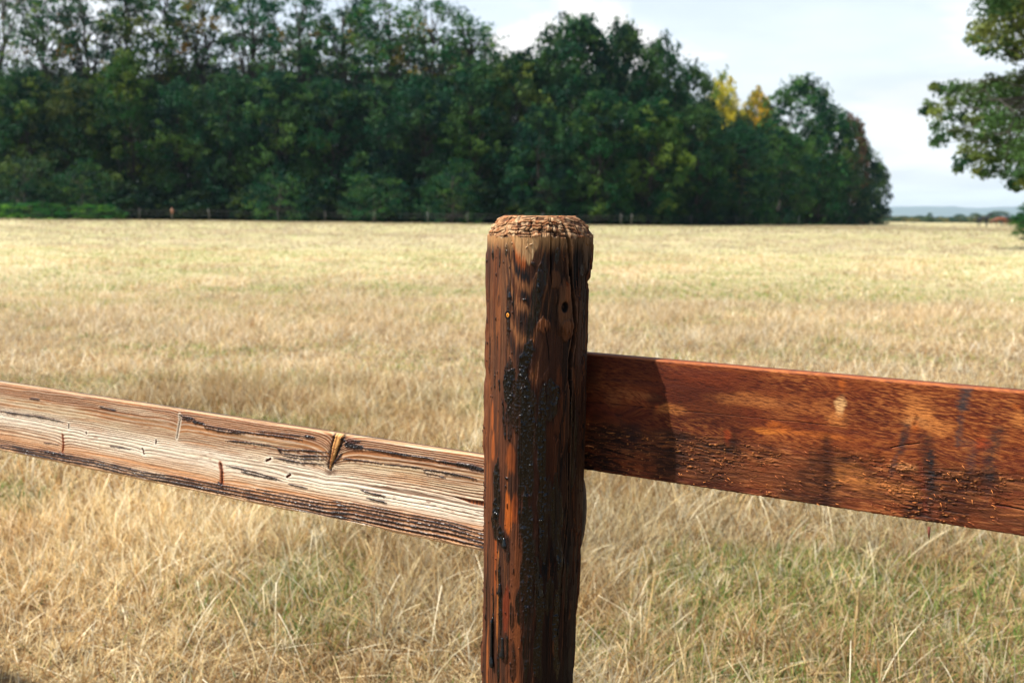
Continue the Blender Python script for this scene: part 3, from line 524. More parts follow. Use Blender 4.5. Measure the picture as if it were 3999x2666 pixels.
    nr = V.shape[0]; V = V.reshape(-1, 3); Q = gridq(nr, na, True)[:, ::-1]
    V = np.concatenate([V, [[0, 0, PTOP]]]); kk = np.arange(na); T3 = np.stack([kk, (kk + 1) % na, np.full(na, len(V) - 1)], 1)
    cc = np.concatenate([cc.reshape(-1, 3), [lin(160, 110, 70)]]); gg = np.concatenate([gg.ravel(), [0]])
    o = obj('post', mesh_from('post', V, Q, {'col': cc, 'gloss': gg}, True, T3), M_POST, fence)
    o['label'] = 'round tarred post with split and chamfered top'
    # the next posts along, which carry the far ends of the rails
    for s_, rz_ in ((-3.42, 2.2), (2.2, -1.3)):
        q = o.copy(); COL.objects.link(q); q.parent = fence; q.location = (uu[0] * s_, uu[1] * s_, 0); q.rotation_euler = (0, 0, rz_)
        if 'label' in q: del q['label']
    # hanging drips of tar
    m, nt, bs, N, L = newmat('tar'); bs.inputs['Base Color'].default_value = (.006, .008, .010, 1); bs.inputs['Roughness'].default_value = .15; bs.inputs['Specular IOR Level'].default_value = .3
    no = N.new('ShaderNodeTexNoise'); no.inputs['Scale'].default_value = 300; bp = N.new('ShaderNodeBump'); bp.inputs['Strength'].default_value = .3; bp.inputs['Distance'].default_value = .0004
    tc = N.new('ShaderNodeTexCoord'); L.new(tc.outputs['Object'], no.inputs[0]); L.new(no.outputs[0], bp.inputs['Height']); L.new(bp.outputs[0], bs.inputs['Normal'])
    def drip(pts, rad):
        mb = MB(); q = []
        for x, y in pts:
            a, z_ = post_az(x, y); r = taper(np.array(z_)) * 1.004; lean = math.tan(math.radians(LEAN)) * (PTOP - z_); q.append((r * math.cos(PHI0 + a / .0685) - lean, r * math.sin(PHI0 + a / .0685), z_))
        q = np.array(q); t = np.linspace(0, len(q) - 1, 26); q = np.stack([np.interp(t, np.arange(len(q)), q[:, i]) for i in range(3)], 1)
        rd = np.interp(t, np.arange(len(rad)), rad) * (1 - .0 * t); rd[-1] *= .35; rd[-2] *= .8; mb.tube(q, rd, 12); mb_ = mb.mesh('tar_drip'); mb_.materials.append(m); obj('tar_drip', mb_, None, o)
    drip(((2076, 2090), (2082, 2120), (2095, 2170), (2102, 2210), (2100, 2260), (2108, 2295), (2114, 2322), (2117, 2334)), (.002, .0032, .0022, .0024, .0026, .003, .0042, .003))
    drip(((1916, 2420), (1915, 2500), (1914, 2560), (1916, 2590), (1917, 2608)), (.0016, .0018, .002, .0036, .003))
    drip(((1960, 2490), (1962, 2530), (1959, 2560), (1960, 2572)), (.002, .0026, .0046, .003))
    drip(((1951, 2280), (1950, 2310), (1950, 2325)), (.0018, .0034, .002)); drip(((1968, 2100), (1969, 2130), (1970, 2142)), (.002, .0042, .003)); drip(((2076, 2080), (2075, 2095)), (.0026, .0034)); drip(((1993, 1140), (1995, 1160), (1995, 1166)), (.0016, .0034, .002))
build_post()

# ================================================================== GROUND
def zg(x, y):
    d = np.hypot(x, y); return .45 * ss(12, 95, d) + .05 * (fbm(np.asarray(x) * .12 + 50, np.asarray(y) * .12 + 50, 201, 2) - .5) * ss(3, 12, d)
def green(x, y):
    return .62 * fbm(x * 1.15 + 30, y * 1.15 + 30, 202, 4) + .38 * fbm(x * .05 + 9, y * .17, 203, 3)
def build_ground():
    r = np.concatenate([np.linspace(0, 20, 90), np.geomspace(20.5, 400, 110)[0:], np.geomspace(420, 9000, 24)]); a = np.linspace(0, 2 * PI, 241)[:-1]
    # denser towards the view
    RR, AA = np.meshgrid(r, a, indexing='ij'); X, Y = RR * np.cos(AA), RR * np.sin(AA); Z = zg(X, Y)
    V = np.stack([X, Y, Z], -1).reshape(-1, 3)
    m, nt, b, N, L = newmat('field_soil_and_thatch'); b.inputs['Roughness'].default_value = .95; b.inputs['Specular IOR Level'].default_value = .1
    tc = N.new('ShaderNodeTexCoord')
    def noise(s, d=5): n = N.new('ShaderNodeTexNoise'); n.inputs['Scale'].default_value = s; n.inputs['Detail'].default_value = d; L.new(tc.outputs['Object'], n.inputs[0]); return n
    def ramp(src, stops):
        rp = N.new('ShaderNodeValToRGB'); e = rp.color_ramp.elements
        for i, (p, c) in enumerate(stops):
            if i < 2: e[i].position = p; e[i].color = (*lin(*c), 1)
            else: q = e.new(p); q.color = (*lin(*c), 1)
        L.new(src, rp.inputs[0]); return rp
    r1 = ramp(noise(.12, 8).outputs[0], ((.3, (176, 162, 132)), (.72, (192, 178, 148)), (.5, (162, 157, 117))))
    r2 = ramp(noise(1.4, 8).outputs[0], ((.3, (146, 142, 94)), (.7, (206, 186, 146))))
    mx = N.new('ShaderNodeMix'); mx.data_type = 'RGBA'; mx.inputs[0].default_value = .45; L.new(r1.outputs[0], mx.inputs[6]); L.new(r2.outputs[0], mx.inputs[7])
    # bare shaded soil near, straw-coloured thatch far
    at_ = N.new('ShaderNodeAttribute'); at_.attribute_name = 'near'
    m2 = N.new('ShaderNodeMix'); m2.data_type = 'RGBA'; L.new(at_.outputs['Fac'], m2.inputs[0]); L.new(mx.outputs[2], m2.inputs[6])
    r3 = ramp(noise(6, 8).outputs[0], ((.35, (84, 68, 46)), (.65, (134, 112, 78)))); L.new(r3.outputs[0], m2.inputs[7]); L.new(m2.outputs[2], b.inputs['Base Color'])
    bp = N.new('ShaderNodeBump'); bp.inputs['Distance'].default_value = .05; bp.inputs['Strength'].default_value = .6; L.new(noise(9, 8).outputs[0], bp.inputs['Height']); L.new(bp.outputs[0], b.inputs['Normal'])
    me = mesh_from('ground', V, gridq(len(r), len(a), True), {'near': ss(30, 10, RR).ravel()})
    o = obj('ground', me, m); tag(o, 'dry grass field reaching to the tree line', None, None, 'structure')
build_ground()

def blades(rs, x, y, h, w, colr, segs, lean, curve):
    n = len(x); az = rs.uniform(0, 2 * PI, n); face = rs.uniform(0, PI, n); z0 = zg(x, y) - .005
    t = np.linspace(0, 1, segs + 1)[None, :]; le = lean[:, None]
    out = h[:, None] * (np.sin(le) * t + curve[:, None] * t ** 2.2); up = h[:, None] * (np.cos(le) * t - .35 * curve[:, None] * t ** 2.5)
    cx = x[:, None] + out * np.cos(az)[:, None]; cy = y[:, None] + out * np.sin(az)[:, None]; cz = z0[:, None] + np.maximum(up, .004 + .01 * t)
    ww = w[:, None] * (1 - t ** 2) * .5 + w[:, None] * .06
    dx, dy = np.cos(face)[:, None] * ww, np.sin(face)[:, None] * ww
    V = np.stack([np.stack([cx - dx, cy - dy, cz], -1), np.stack([cx + dx, cy + dy, cz], -1)], 2).reshape(-1, 3)
    b = (np.arange(n) * (segs + 1) * 2)[:, None]; k = (np.arange(segs) * 2)[None, :]
    Q = np.stack([b + k, b + k + 1, b + k + 3, b + k + 2], -1).reshape(-1, 4)
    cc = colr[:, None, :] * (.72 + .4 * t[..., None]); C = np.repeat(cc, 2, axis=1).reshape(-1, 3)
    return V, Q, C
def build_grass():
    rs = np.random.RandomState(3); Vs, Qs, Cs = [], [], []; n0 = 0
    pal = np.array([lin(*c) for c in ((240, 224, 182), (228, 202, 148), (206, 172, 116), (246, 234, 200), (232, 210, 158), (176, 136, 88))])
    gp = np.array([lin(*c) for c in ((150, 158, 84), (112, 138, 62), (176, 176, 104), (86, 122, 60))])
    def put(V, Q, C):
        nonlocal n0
        Vs.append(V.astype(np.float32)); Qs.append((Q + n0).astype(np.int32)); Cs.append(C.astype(np.float32)); n0 += len(V)
    def wedge(d0, d1, n, side):
        d = np.sqrt(rs.uniform(d0 * d0, d1 * d1, n)); x = rs.uniform(-.53, .53, n) * d + rs.uniform(-side, side, n); return x, d
    for d0, d1, dens, side, segs, wid, hh in ((1.7, 4.4, 6200, 1.0, 4, .0034, .145), (4.4, 8, 3000, 1.2, 3, .0046, .155), (8, 16, 1100, 1.5, 2, .006, .15), (16, 34, 330, 2.5, 2, .010, .14), (34, 62, 110, 3, 1, .02, .11), (62, 125, 26, 4, 1, .045, .12), (125, 235, 4, 5, 1, .10, .10)):
        area = .53 * (d1 * d1 - d0 * d0) + 2 * side * (d1 - d0); n = int(area * dens); x, y = wedge(d0, d1, n, side)
        # clump: pull blades towards tuft centres
        if d1 <= 34:
            cs = .16 if d1 < 9 else .3
            ix, iy = np.floor(x / cs), np.floor(y / cs); tx = (ix + _hash(ix.astype(np.int64) + 9000, iy.astype(np.int64), 5)) * cs; ty = (iy + _hash(ix.astype(np.int64) + 9000, iy.astype(np.int64), 6)) * cs
            pull = rs.uniform(0, .75, n) * (rs.rand(n) < .65); x, y = x + (tx - x) * pull, y + (ty - y) * pull
        g = green(x, y); gr = ss(.49, .62, g + rs.normal(0, .04, n)) * .8
        if d0 > 8: gr = ss(.44, .56, g + rs.normal(0, .03, n)) * .95
        pat = fbm(x * 1.1, y * 1.1, 210, 3)
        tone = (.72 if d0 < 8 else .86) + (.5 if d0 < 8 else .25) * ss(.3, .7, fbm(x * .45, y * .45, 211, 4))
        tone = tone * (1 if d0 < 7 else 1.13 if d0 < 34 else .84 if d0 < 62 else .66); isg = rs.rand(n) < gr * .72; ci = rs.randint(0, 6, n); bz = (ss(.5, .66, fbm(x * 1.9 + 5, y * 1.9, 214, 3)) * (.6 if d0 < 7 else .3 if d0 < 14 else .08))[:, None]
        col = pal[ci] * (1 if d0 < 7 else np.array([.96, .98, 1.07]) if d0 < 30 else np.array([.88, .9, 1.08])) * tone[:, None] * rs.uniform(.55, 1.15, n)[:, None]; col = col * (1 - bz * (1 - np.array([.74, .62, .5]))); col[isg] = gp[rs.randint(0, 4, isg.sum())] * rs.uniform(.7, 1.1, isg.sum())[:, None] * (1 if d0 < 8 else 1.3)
        h = hh * rs.uniform(.3, 1.02, n) * (.7 + .75 * ss(.3, .65, pat)) * np.where(isg, .55, 1) * (1 - .35 * gr)
        lean = np.abs(rs.normal(0, .5, n)) + .05; flat = rs.rand(n) < .38; lean = np.where(flat, rs.uniform(.9, 1.5, n), lean); curve = np.abs(rs.normal(0, .3, n))
        bare = (fbm(x * 1.6 + 70, y * 1.6, 212, 3) > .66) & (rs.rand(n) < .5) & (y < 16)
        w = wid * rs.uniform(.5, 1.5, n) * np.where(isg, 1.25, 1); k = ~bare
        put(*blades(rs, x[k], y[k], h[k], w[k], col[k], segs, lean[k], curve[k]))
    # short thatch and new green growth close to the soil
    x, y = wedge(1.7, 7, 130000, 1.0); n = len(x); g = ss(.5, .62, green(x, y)); isg = rs.rand(n) < g * .55 + .03; col = np.array([lin(*c) for c in ((196, 164, 112), (160, 128, 84), (214, 190, 144), (132, 102, 66))])[rs.randint(0, 4, n)]
    col[isg] = gp[rs.randint(0, 4, isg.sum())] * .9
    put(*blades(rs, x, y, rs.uniform(.03, .085, n), np.full(n, .0042), col * rs.uniform(.7, 1.1, n)[:, None], 2, np.where(isg, .5, 1.1) * rs.uniform(.3, 1.2, n), rs.uniform(0, .5, n)))
    # tall seed stalks with pale ears
    x, y = wedge(2.0, 15, 6500, 1.0); n = len(x); h = rs.uniform(.15, .27, n); lean = np.abs(rs.normal(.25, .35, n)); curve = rs.uniform(.1, .6, n)
    st = rs.get_state(); V, Q, C = blades(rs, x, y, h, np.full(n, .0028), pal[rs.randint(0, 5, n)] * 1.05, 5, lean, curve)
    W = V.reshape(n, 6, 2, 3); 
    W[:, 4:, 0, :] += (W[:, 4:, 0, :] - W[:, 4:, 1, :]) * 1.0; W[:, 5, 0, :2] += .0012; W[:, 5, 1, :2] -= .0012
    put(W.reshape(-1, 3), Q, C)
    # flattened litter of long straws
    x, y = wedge(1.8, 9, 34000, 1.0); n = len(x); put(*blades(rs, x, y, rs.uniform(.08, .22, n), np.full(n, .0034), pal[rs.randint(0, 6, n)] * rs.uniform(.7, 1.05, n)[:, None], 3, rs.uniform(1.2, 1.5, n), rs.uniform(0, .25, n)))
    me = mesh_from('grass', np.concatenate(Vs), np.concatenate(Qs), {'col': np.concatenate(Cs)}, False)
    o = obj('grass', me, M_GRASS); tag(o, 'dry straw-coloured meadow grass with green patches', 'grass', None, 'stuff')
build_grass()

# ================================================================== TREES
def leaf_cards(rs, P, Nrm, size, col, asp=.62):
    n = len(P); r = rs.normal(size=(n, 3)); nrm = Nrm + r * .75; nrm /= np.linalg.norm(nrm, axis=1)[:, None] + 1e-9
    a = np.cross(nrm, rs.normal(size=(n, 3))); a /= np.linalg.norm(a, axis=1)[:, None] + 1e-9; b = np.cross(nrm, a)
    s = (size * rs.uniform(.6, 1.3, n))[:, None]; a = a * s * .5; b = b * s * .5 * asp; f = nrm * s * .08
    V = np.stack([P - a, P - b + f, P + a, P + b + f], 1).reshape(-1, 3)
    Q = (np.arange(n) * 4)[:, None] + np.arange(4)[None, :]
    return V, Q, np.repeat(col, 4, 0)
def limb(rs, mb, p0, p1, r0, r1, n=6, wob=.06):
    p0, p1 = np.array(p0, float), np.array(p1, float); t = np.linspace(0, 1, n)[:, None]; L = np.linalg.norm(p1 - p0)
    q = p0 + (p1 - p0) * t; q[1:-1] += rs.normal(size=(n - 2, 3)) * L * wob; mb.tube(q, np.linspace(r0, r1, n), 7, lin(48, 42, 36)); return q
G1, G2, G3 = lin(3, 38, 34), lin(26, 70, 42), lin(92, 116, 50)
def crown(seed, H, W, z0, kind, nclump, per, leaf, extra=None):
    """unit tree: returns (leaf mesh, wood mesh)"""
    rs = np.random.RandomState(seed); mb = MB(); Pl, Nl, Cl = [], [], []
    tt = H * (.9 if kind == 'open' else .75); trunk = limb(rs, mb, (0, 0, -.3), (rs.normal(0, .3), rs.normal(0, .3), tt), .3 * H / 20, .06, 9, .015)
    cl = []
    for i in range(nclump):
        if kind == 'open':
            t = rs.beta(1.6, 1.3); zc = z0 + (H - z0) * t; rad = W / 2 * (.35 + .75 * math.sin(PI * min(1, .15 + .8 * t))) * math.sqrt(rs.uniform(.1, 1)); cr = rs.uniform(.7, 1.35)
        else:
            t = rs.uniform(0, 1) ** .9; zc = z0 + (H - z0) * t; prof = math.sqrt(max(0, 1 - (2 * max(t, .45) - .9) ** 2 / 1.21)) if t > .45 else .86 + .14 * t / .45
            rad = W / 2 * prof * math.sqrt(rs.uniform(.35, 1)); cr = rs.uniform(.8, 1.6) * W / 10
            if t < .12: cr *= .8
        a = rs.uniform(0, 2 * PI); c = np.array([rad * math.cos(a), rad * math.sin(a), zc - cr * .4]); cl.append((c, cr))
        if rs.rand() < (.9 if kind == 'open' else .4):
            zi = max(1.5, c[2] - rs.uniform(.15, .3) * H * (rad / (W / 2) + .2)); zi = min(zi, tt * .95); j = np.interp(zi, trunk[:, 2], np.arange(len(trunk))); q = trunk[int(j)]
            limb(rs, mb, q, c, .045 * H / 12 * rs.uniform(.7, 1.3), .02, 5, .07)
    for c, cr in cl:
        n = int(per * (cr / 1.1) ** 2); d = rs.normal(size=(n, 3)); d[:, 2] = d[:, 2] * .9 + .25; d /= np.linalg.norm(d, axis=1)[:, None]
        ns = 9; so = rs.normal(size=(ns, 3)) * cr * (.5, .5, .34); sr = cr * rs.uniform(.22, .62, ns); pick = rs.randint(0, ns, n)
        p = c + so[pick] + d * (sr[pick] * rs.uniform(.2, 1.25, n) ** .7)[:, None] * (1.1, 1.1, .7); p[:, 2] -= .25 * np.hypot(so[pick][:, 0], so[pick][:, 1]) ** 1.5; base = G1 + (G2 - G1) * rs.rand(); base = base + (G3 - base) * max(0, rs.normal(.05, .3))
        if extra is not None: base = np.asarray(extra[rs.randint(len(extra))])
        if kind == 'open': base = base * 1.5
        if kind == 'open' and rs.rand() < .05: base = lin(112, 98, 44)
        Pl.append(p); Nl.append(d); Cl.append(base * rs.uniform(.65, 1.35, n)[:, None])
    V, Q, C = leaf_cards(rs, np.concatenate(Pl), np.concatenate(Nl), leaf, np.concatenate(Cl))
    lm = mesh_from('foliage', V, Q, {'col': C}, False); lm.materials.append(M_LEAF); wm = mb.mesh('trunk'); wm.materials.append(M_BARK); return lm, wm, (V, Q, C)
DENSE = [crown(301 + i, 16, 11, .3, 'dense', 135, 95, .38) for i in range(5)]
OPEN = [crown(331 + i, 26, 9.5, 7, 'open', 100, 85, .34) for i in range(5)]
GOLD = [crown(391 + i, 16, 11, .3, 'dense', 135, 95, .38, c) for i, c in enumerate(((lin(186, 176, 48), lin(96, 118, 46), lin(196, 180, 52)), (lin(208, 168, 34), lin(120, 124, 44), lin(176, 150, 40)), (lin(92, 66, 46), lin(60, 70, 42), lin(48, 66, 42))))]
SHRUB = [crown(361 + i, 6, 6.5, .1, 'dense', 60, 120, .26) for i in range(3)]
def tree(name, fam, i, x2352, top, wpx, dist, label, tint=(1, 1, 1), group='trees of the wood edge', cat='tree', rz=None):
    x = x2352 * 1.70026; px = at(x, dist); gz = float(zg(np.array(px[0]), np.array(px[1])))
    hy = 817 + x * 46 / 3999; h = (hy - top * 1.70026) / FPX * px[1] * 1.0 + (EYE - gz); w = wpx * 1.70026 / FPX * px[1]
    lm, wm, _ = fam[i % len(fam)]; H0, W0 = (16, 11) if fam in (DENSE, GOLD) else (26, 9.5) if fam is OPEN else (6, 6.5)
    e = empty(name, (px[0], px[1], gz), label, cat, group); e.scale = (w / W0, w / W0, h / H0 * .985); e.rotation_euler = (0, 0, rz if rz is not None else x2352 * 1.7)
    f = obj('foliage', lm, None, e); f.color = (*tint, 1); t = obj('trunk', wm, None, e)
    return e
DT = ((1, 1, 1), (.85, .95, 1.0), (1.15, 1.1, .85), (.8, .95, .95), (1.1, 1.05, .8))
row = [   # open tall trees standing behind, left to right
    (25, -70, 105, 128, 'tall thin tree cut by the left edge of the photo, bare trunk against sky', (1.1, .95, .8)),
    (115, -40, 120, 126, 'tall thin tree, second from the left edge, with wide sky gap beside it', (1.25, 1.1, .8)),
    (215, -60, 120, 124, 'tall tree with rusty orange sprays, third from left edge', (1.3, .95, .65)),
    (305, -80, 125, 122, 'tall dark-trunked tree above the yellowish bush top', (.95, .9, .8)),
    (395, -50, 130, 121, 'tall tree with yellow-orange upper leaves near photo top', (1.7, 1.15, .5)),
    (480, -60, 120, 120, 'tall thin tree right of the one with yellow-orange upper leaves', (1.1, 1, .75)),
    (590, -40, 130, 118, 'tall pale-leaved tree right of the narrow open strip of sky', (1.3, 1.25, 1.1)),
    (690, -30, 130, 117, 'tall grey-green tree between the pale-leaved tree and the feathery ones', (1.35, 1.25, 1.1)),
    (790, -25, 130, 116, 'tall feathery tree left of the large squarish sky gap', (1.15, 1.15, .85)),
    (890, -10, 135, 115, 'tall feathery tree right of the large squarish sky gap', (1.1, 1.15, .85)),
    (985, 5, 140, 114, 'tall feathery tree whose layered top just touches the upper edge', (1.2, 1.2, .85)),
    (1080, 40, 120, 113, 'last tall feathery tree, its round top falling towards the open sky', (1.05, 1.15, .85))]
for i, (x, top, w, d, lab, tint) in enumerate(row): tree('tall_tree', OPEN, i, x, top, w * 1.4, d, lab, tint, 'tall thin trees behind the wood edge')
front = [
    (-30, 160, 150, 118, 'bushy dark tree at far left edge below the thin trees', (1.1, 1, .8)), (75, 165, 150, 115, 'bushy tree under the wide sky gap, olive top', (1.2, 1.05, .75)), (185, 185, 140, 113, 'rusty-tinged bushy tree left of the yellowish bush top', (1.45, .95, .7)),
    (300, 135, 160, 112, 'bushy tree with yellowish top in the left part of the wood', (1.5, 1.2, .55)), (420, 190, 150, 110, 'bushy dark tree right of the yellowish-topped one', (.95, 1, .85)), (530, 175, 150, 109, 'dark bushy tree below the narrow open strip of sky', (.85, .95, .95)),
    (640, 170, 160, 108, 'deep green bushy tree with light tuft low on its front', (.85, 1, .95)), (760, 190, 160, 107, 'dark bushy tree in the middle of the left wood, olive shoulder', (.9, 1, .9)), (870, 200, 150, 107, 'blue-green bushy tree below the large squarish sky gap', (.75, .95, 1)),
    (975, 180, 160, 106, 'dark bushy tree below the layered feathery top', (.85, 1, .95)), (1085, 150, 160, 106, 'bushy tree directly left of the near fence post top', (.85, 1, .9)), (1185, 128, 150, 108, 'olive-topped tree in the dip just left of the big dark dome', (1.25, 1.05, .85)),
    (1315, 50, 250, 110, 'highest dark domed tree above the fence post', (.8, .95, .85)), (1425, 70, 190, 112, 'right shoulder of the dark dome, tree with small sky holes', (.85, .95, .85)), (1505, 95, 130, 116, 'tree with a small pointed top right of the dark dome', (1.05, 1.05, .8)),
    (1575, 150, 130, 122, 'sloping dark tree left of the yellow trees', (1, 1, .8)), (1652, 164, 84, 150, 'bright yellow tree top, left one of the two', (14, 6.5, .9)), (1728, 212, 84, 152, 'golden yellow tree top, right one of the two', (22, 7.5, .6)),
    (1825, 188, 180, 150, 'mid-green round tree right of the yellow trees', (1.25, 1.35, .8)), (1895, 240, 110, 160, 'green tree between the round one and the rusty top', (1.2, 1.2, .75)), (1945, 262, 80, 170, 'rusty red-brown tree top near the right end of the wood', (3.2, 1.2, .8)),
    (1975, 335, 90, 175, 'low green tree at the right end of the wood', (.95, 1.05, .85)), (2008, 372, 66, 182, 'last small dark tree leaning out over the field at the right end', (.8, .85, .8))]
for i, (x, top, w, d, lab, tint) in enumerate(front):
    gi = 0 if x == 1652 else 1 if x == 1728 else 2 if x == 1945 else None
    if gi is not None: tree('broadleaf_tree', GOLD, gi, x, top, w * 1.15, d, lab, (1, 1, 1))
    else: tree('broadleaf_tree', DENSE, i * 3 + 1, x, top, w * (1.25 if x < 1200 else 1.05), d, lab, tint)
low = [(1240, 250, 150, 102, 'lower dark green tree behind the left side of the fence post', (.75, .95, .95)), (1370, 215, 160, 103, 'lower olive-tufted tree right behind the fence post top', (1.1, 1.1, .8)), (1490, 230, 160, 106, 'lower tree with light clumps under the small pointed top', (1.25, 1.2, .8)),
       (1600, 240, 150, 112, 'lower dark tree under the left yellow top', (1, 1.05, .8)), (1700, 290, 150, 122, 'lower dark green tree under the golden yellow top', (.9, 1.05, .85)), (1790, 300, 140, 134, 'lower green tree in front of the mid-green round tree', (1.05, 1.15, .75)), (1880, 330, 130, 148, 'lower green tree in front of the rusty top', (.95, 1.1, .75)), (1950, 390, 100, 160, 'lowest dark tree at the right foot of the wood', (.8, .95, .85)),
       (60, 350, 150, 103, 'low dark shrubby tree at left foot of the wood', (1, .9, .8)), (190, 370, 150, 102, 'low green shrubby tree, second at left foot of the wood', (.9, 1, .8)), (640, 385, 130, 98, 'light green drooping shrub at the foot of the wood', (.9, 1.1, .95)), (860, 390, 150, 98, 'drooping green shrub between the thin fence stakes and the post', (.85, 1.05, .9)), (1040, 370, 140, 98, 'low dark shrub left of the fence post', (.75, .95, .85))]
for i, (x, top, w, d, lab, tint) in enumerate(low): tree('understorey_tree', DENSE if top < 320 else SHRUB, i * 2, x, top, w, d, lab, tint, 'lower trees and shrubs at the foot of the wood')
tree('shrub', SHRUB, 2, 70, 462, 170, 100, 'bright green low shrub with a yellow spot behind thin fence, left edge', (2.2, 2.6, .9), 'bright shrubs at the left edge', 'shrub')
tree('shrub', SHRUB, 4, 225, 466, 110, 99, 'smaller bright green shrub beside a thin fence stake', (1.8, 2.2, .9), 'bright shrubs at the left edge', 'shrub')
# the dark wood behind, one mass
def build_wood():
    rs = np.random.RandomState(77); Vs, Qs, Cs = [], [], []; n = 0
    for i in range(64):
        x = -260 + i * 36.5; d = np.interp(x, (0, 1200, 1600, 2000), (132, 124, 140, 196)) + rs.uniform(-3, 10); px = at(x * 1.7, d); top = np.interp(x, (0, 300, 500, 900, 1150, 1300, 1600, 1800, 1950), (190, 185, 160, 175, 160, 130, 230, 280, 400)) + rs.uniform(-10, 30)
        if x > 1960: continue
        h = (835 - top * 1.7) / FPX * px[1] + 1; V, Q, C = DENSE[i % 5][2]; a = rs.uniform(0, 6.28); s = h / 16; c_, s_ = math.cos(a), math.sin(a)
        m = np.arange(len(Q)) % 2 == 0; Vq = V.reshape(-1, 4, 3)[m].reshape(-1, 3); Cq = C.reshape(-1, 4, 3)[m].reshape(-1, 3)
        W = np.stack([(Vq[:, 0] * c_ - Vq[:, 1] * s_) * .95 + px[0], (Vq[:, 0] * s_ + Vq[:, 1] * c_) * .95 + px[1], Vq[:, 2] * s + .45], 1)
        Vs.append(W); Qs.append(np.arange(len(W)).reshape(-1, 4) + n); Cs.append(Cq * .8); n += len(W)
    for x, top, wm in ((655, 80, .7), (840, 70, .8), (1010, 90, .9), (1095, 110, .7)):
        d = 128; px = at(x * 1.7, d); h = (835 - top * 1.7) / FPX * px[1] + 1; V, Q, C = OPEN[int(x) % 5][2]; W = V * (wm * 1.5, wm * 1.5, h / 26) + (px[0], px[1], .45)
        Vs.append(W); Qs.append(Q + n); Cs.append(C); n += len(W)
    for i in range(150):   # brambles and saplings under the edge trees
        x = -330 + i * 15.5; d = np.interp(x, (0, 600, 1200, 1600, 2000), (111, 104, 101, 118, 172)) + rs.uniform(0, 7); px = at(x * 1.7, d); V, Q, C = DENSE[i % 5][2]
        if x > 1945: continue
        m = rs.rand(len(Q)) < .3; Vq = V.reshape(-1, 4, 3)[m]; cen = Vq.mean(1, keepdims=True); h = rs.uniform(2.0, 4.6); W = (cen * (.42, .42, h / 16) + (Vq - cen) * .9).reshape(-1, 3) + (px[0], px[1], .4)
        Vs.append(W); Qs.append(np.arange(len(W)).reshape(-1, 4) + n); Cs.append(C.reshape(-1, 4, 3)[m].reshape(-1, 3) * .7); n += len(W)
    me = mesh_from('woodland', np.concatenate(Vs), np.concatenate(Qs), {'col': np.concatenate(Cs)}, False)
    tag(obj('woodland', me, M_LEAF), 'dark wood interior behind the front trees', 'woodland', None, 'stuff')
build_wood()

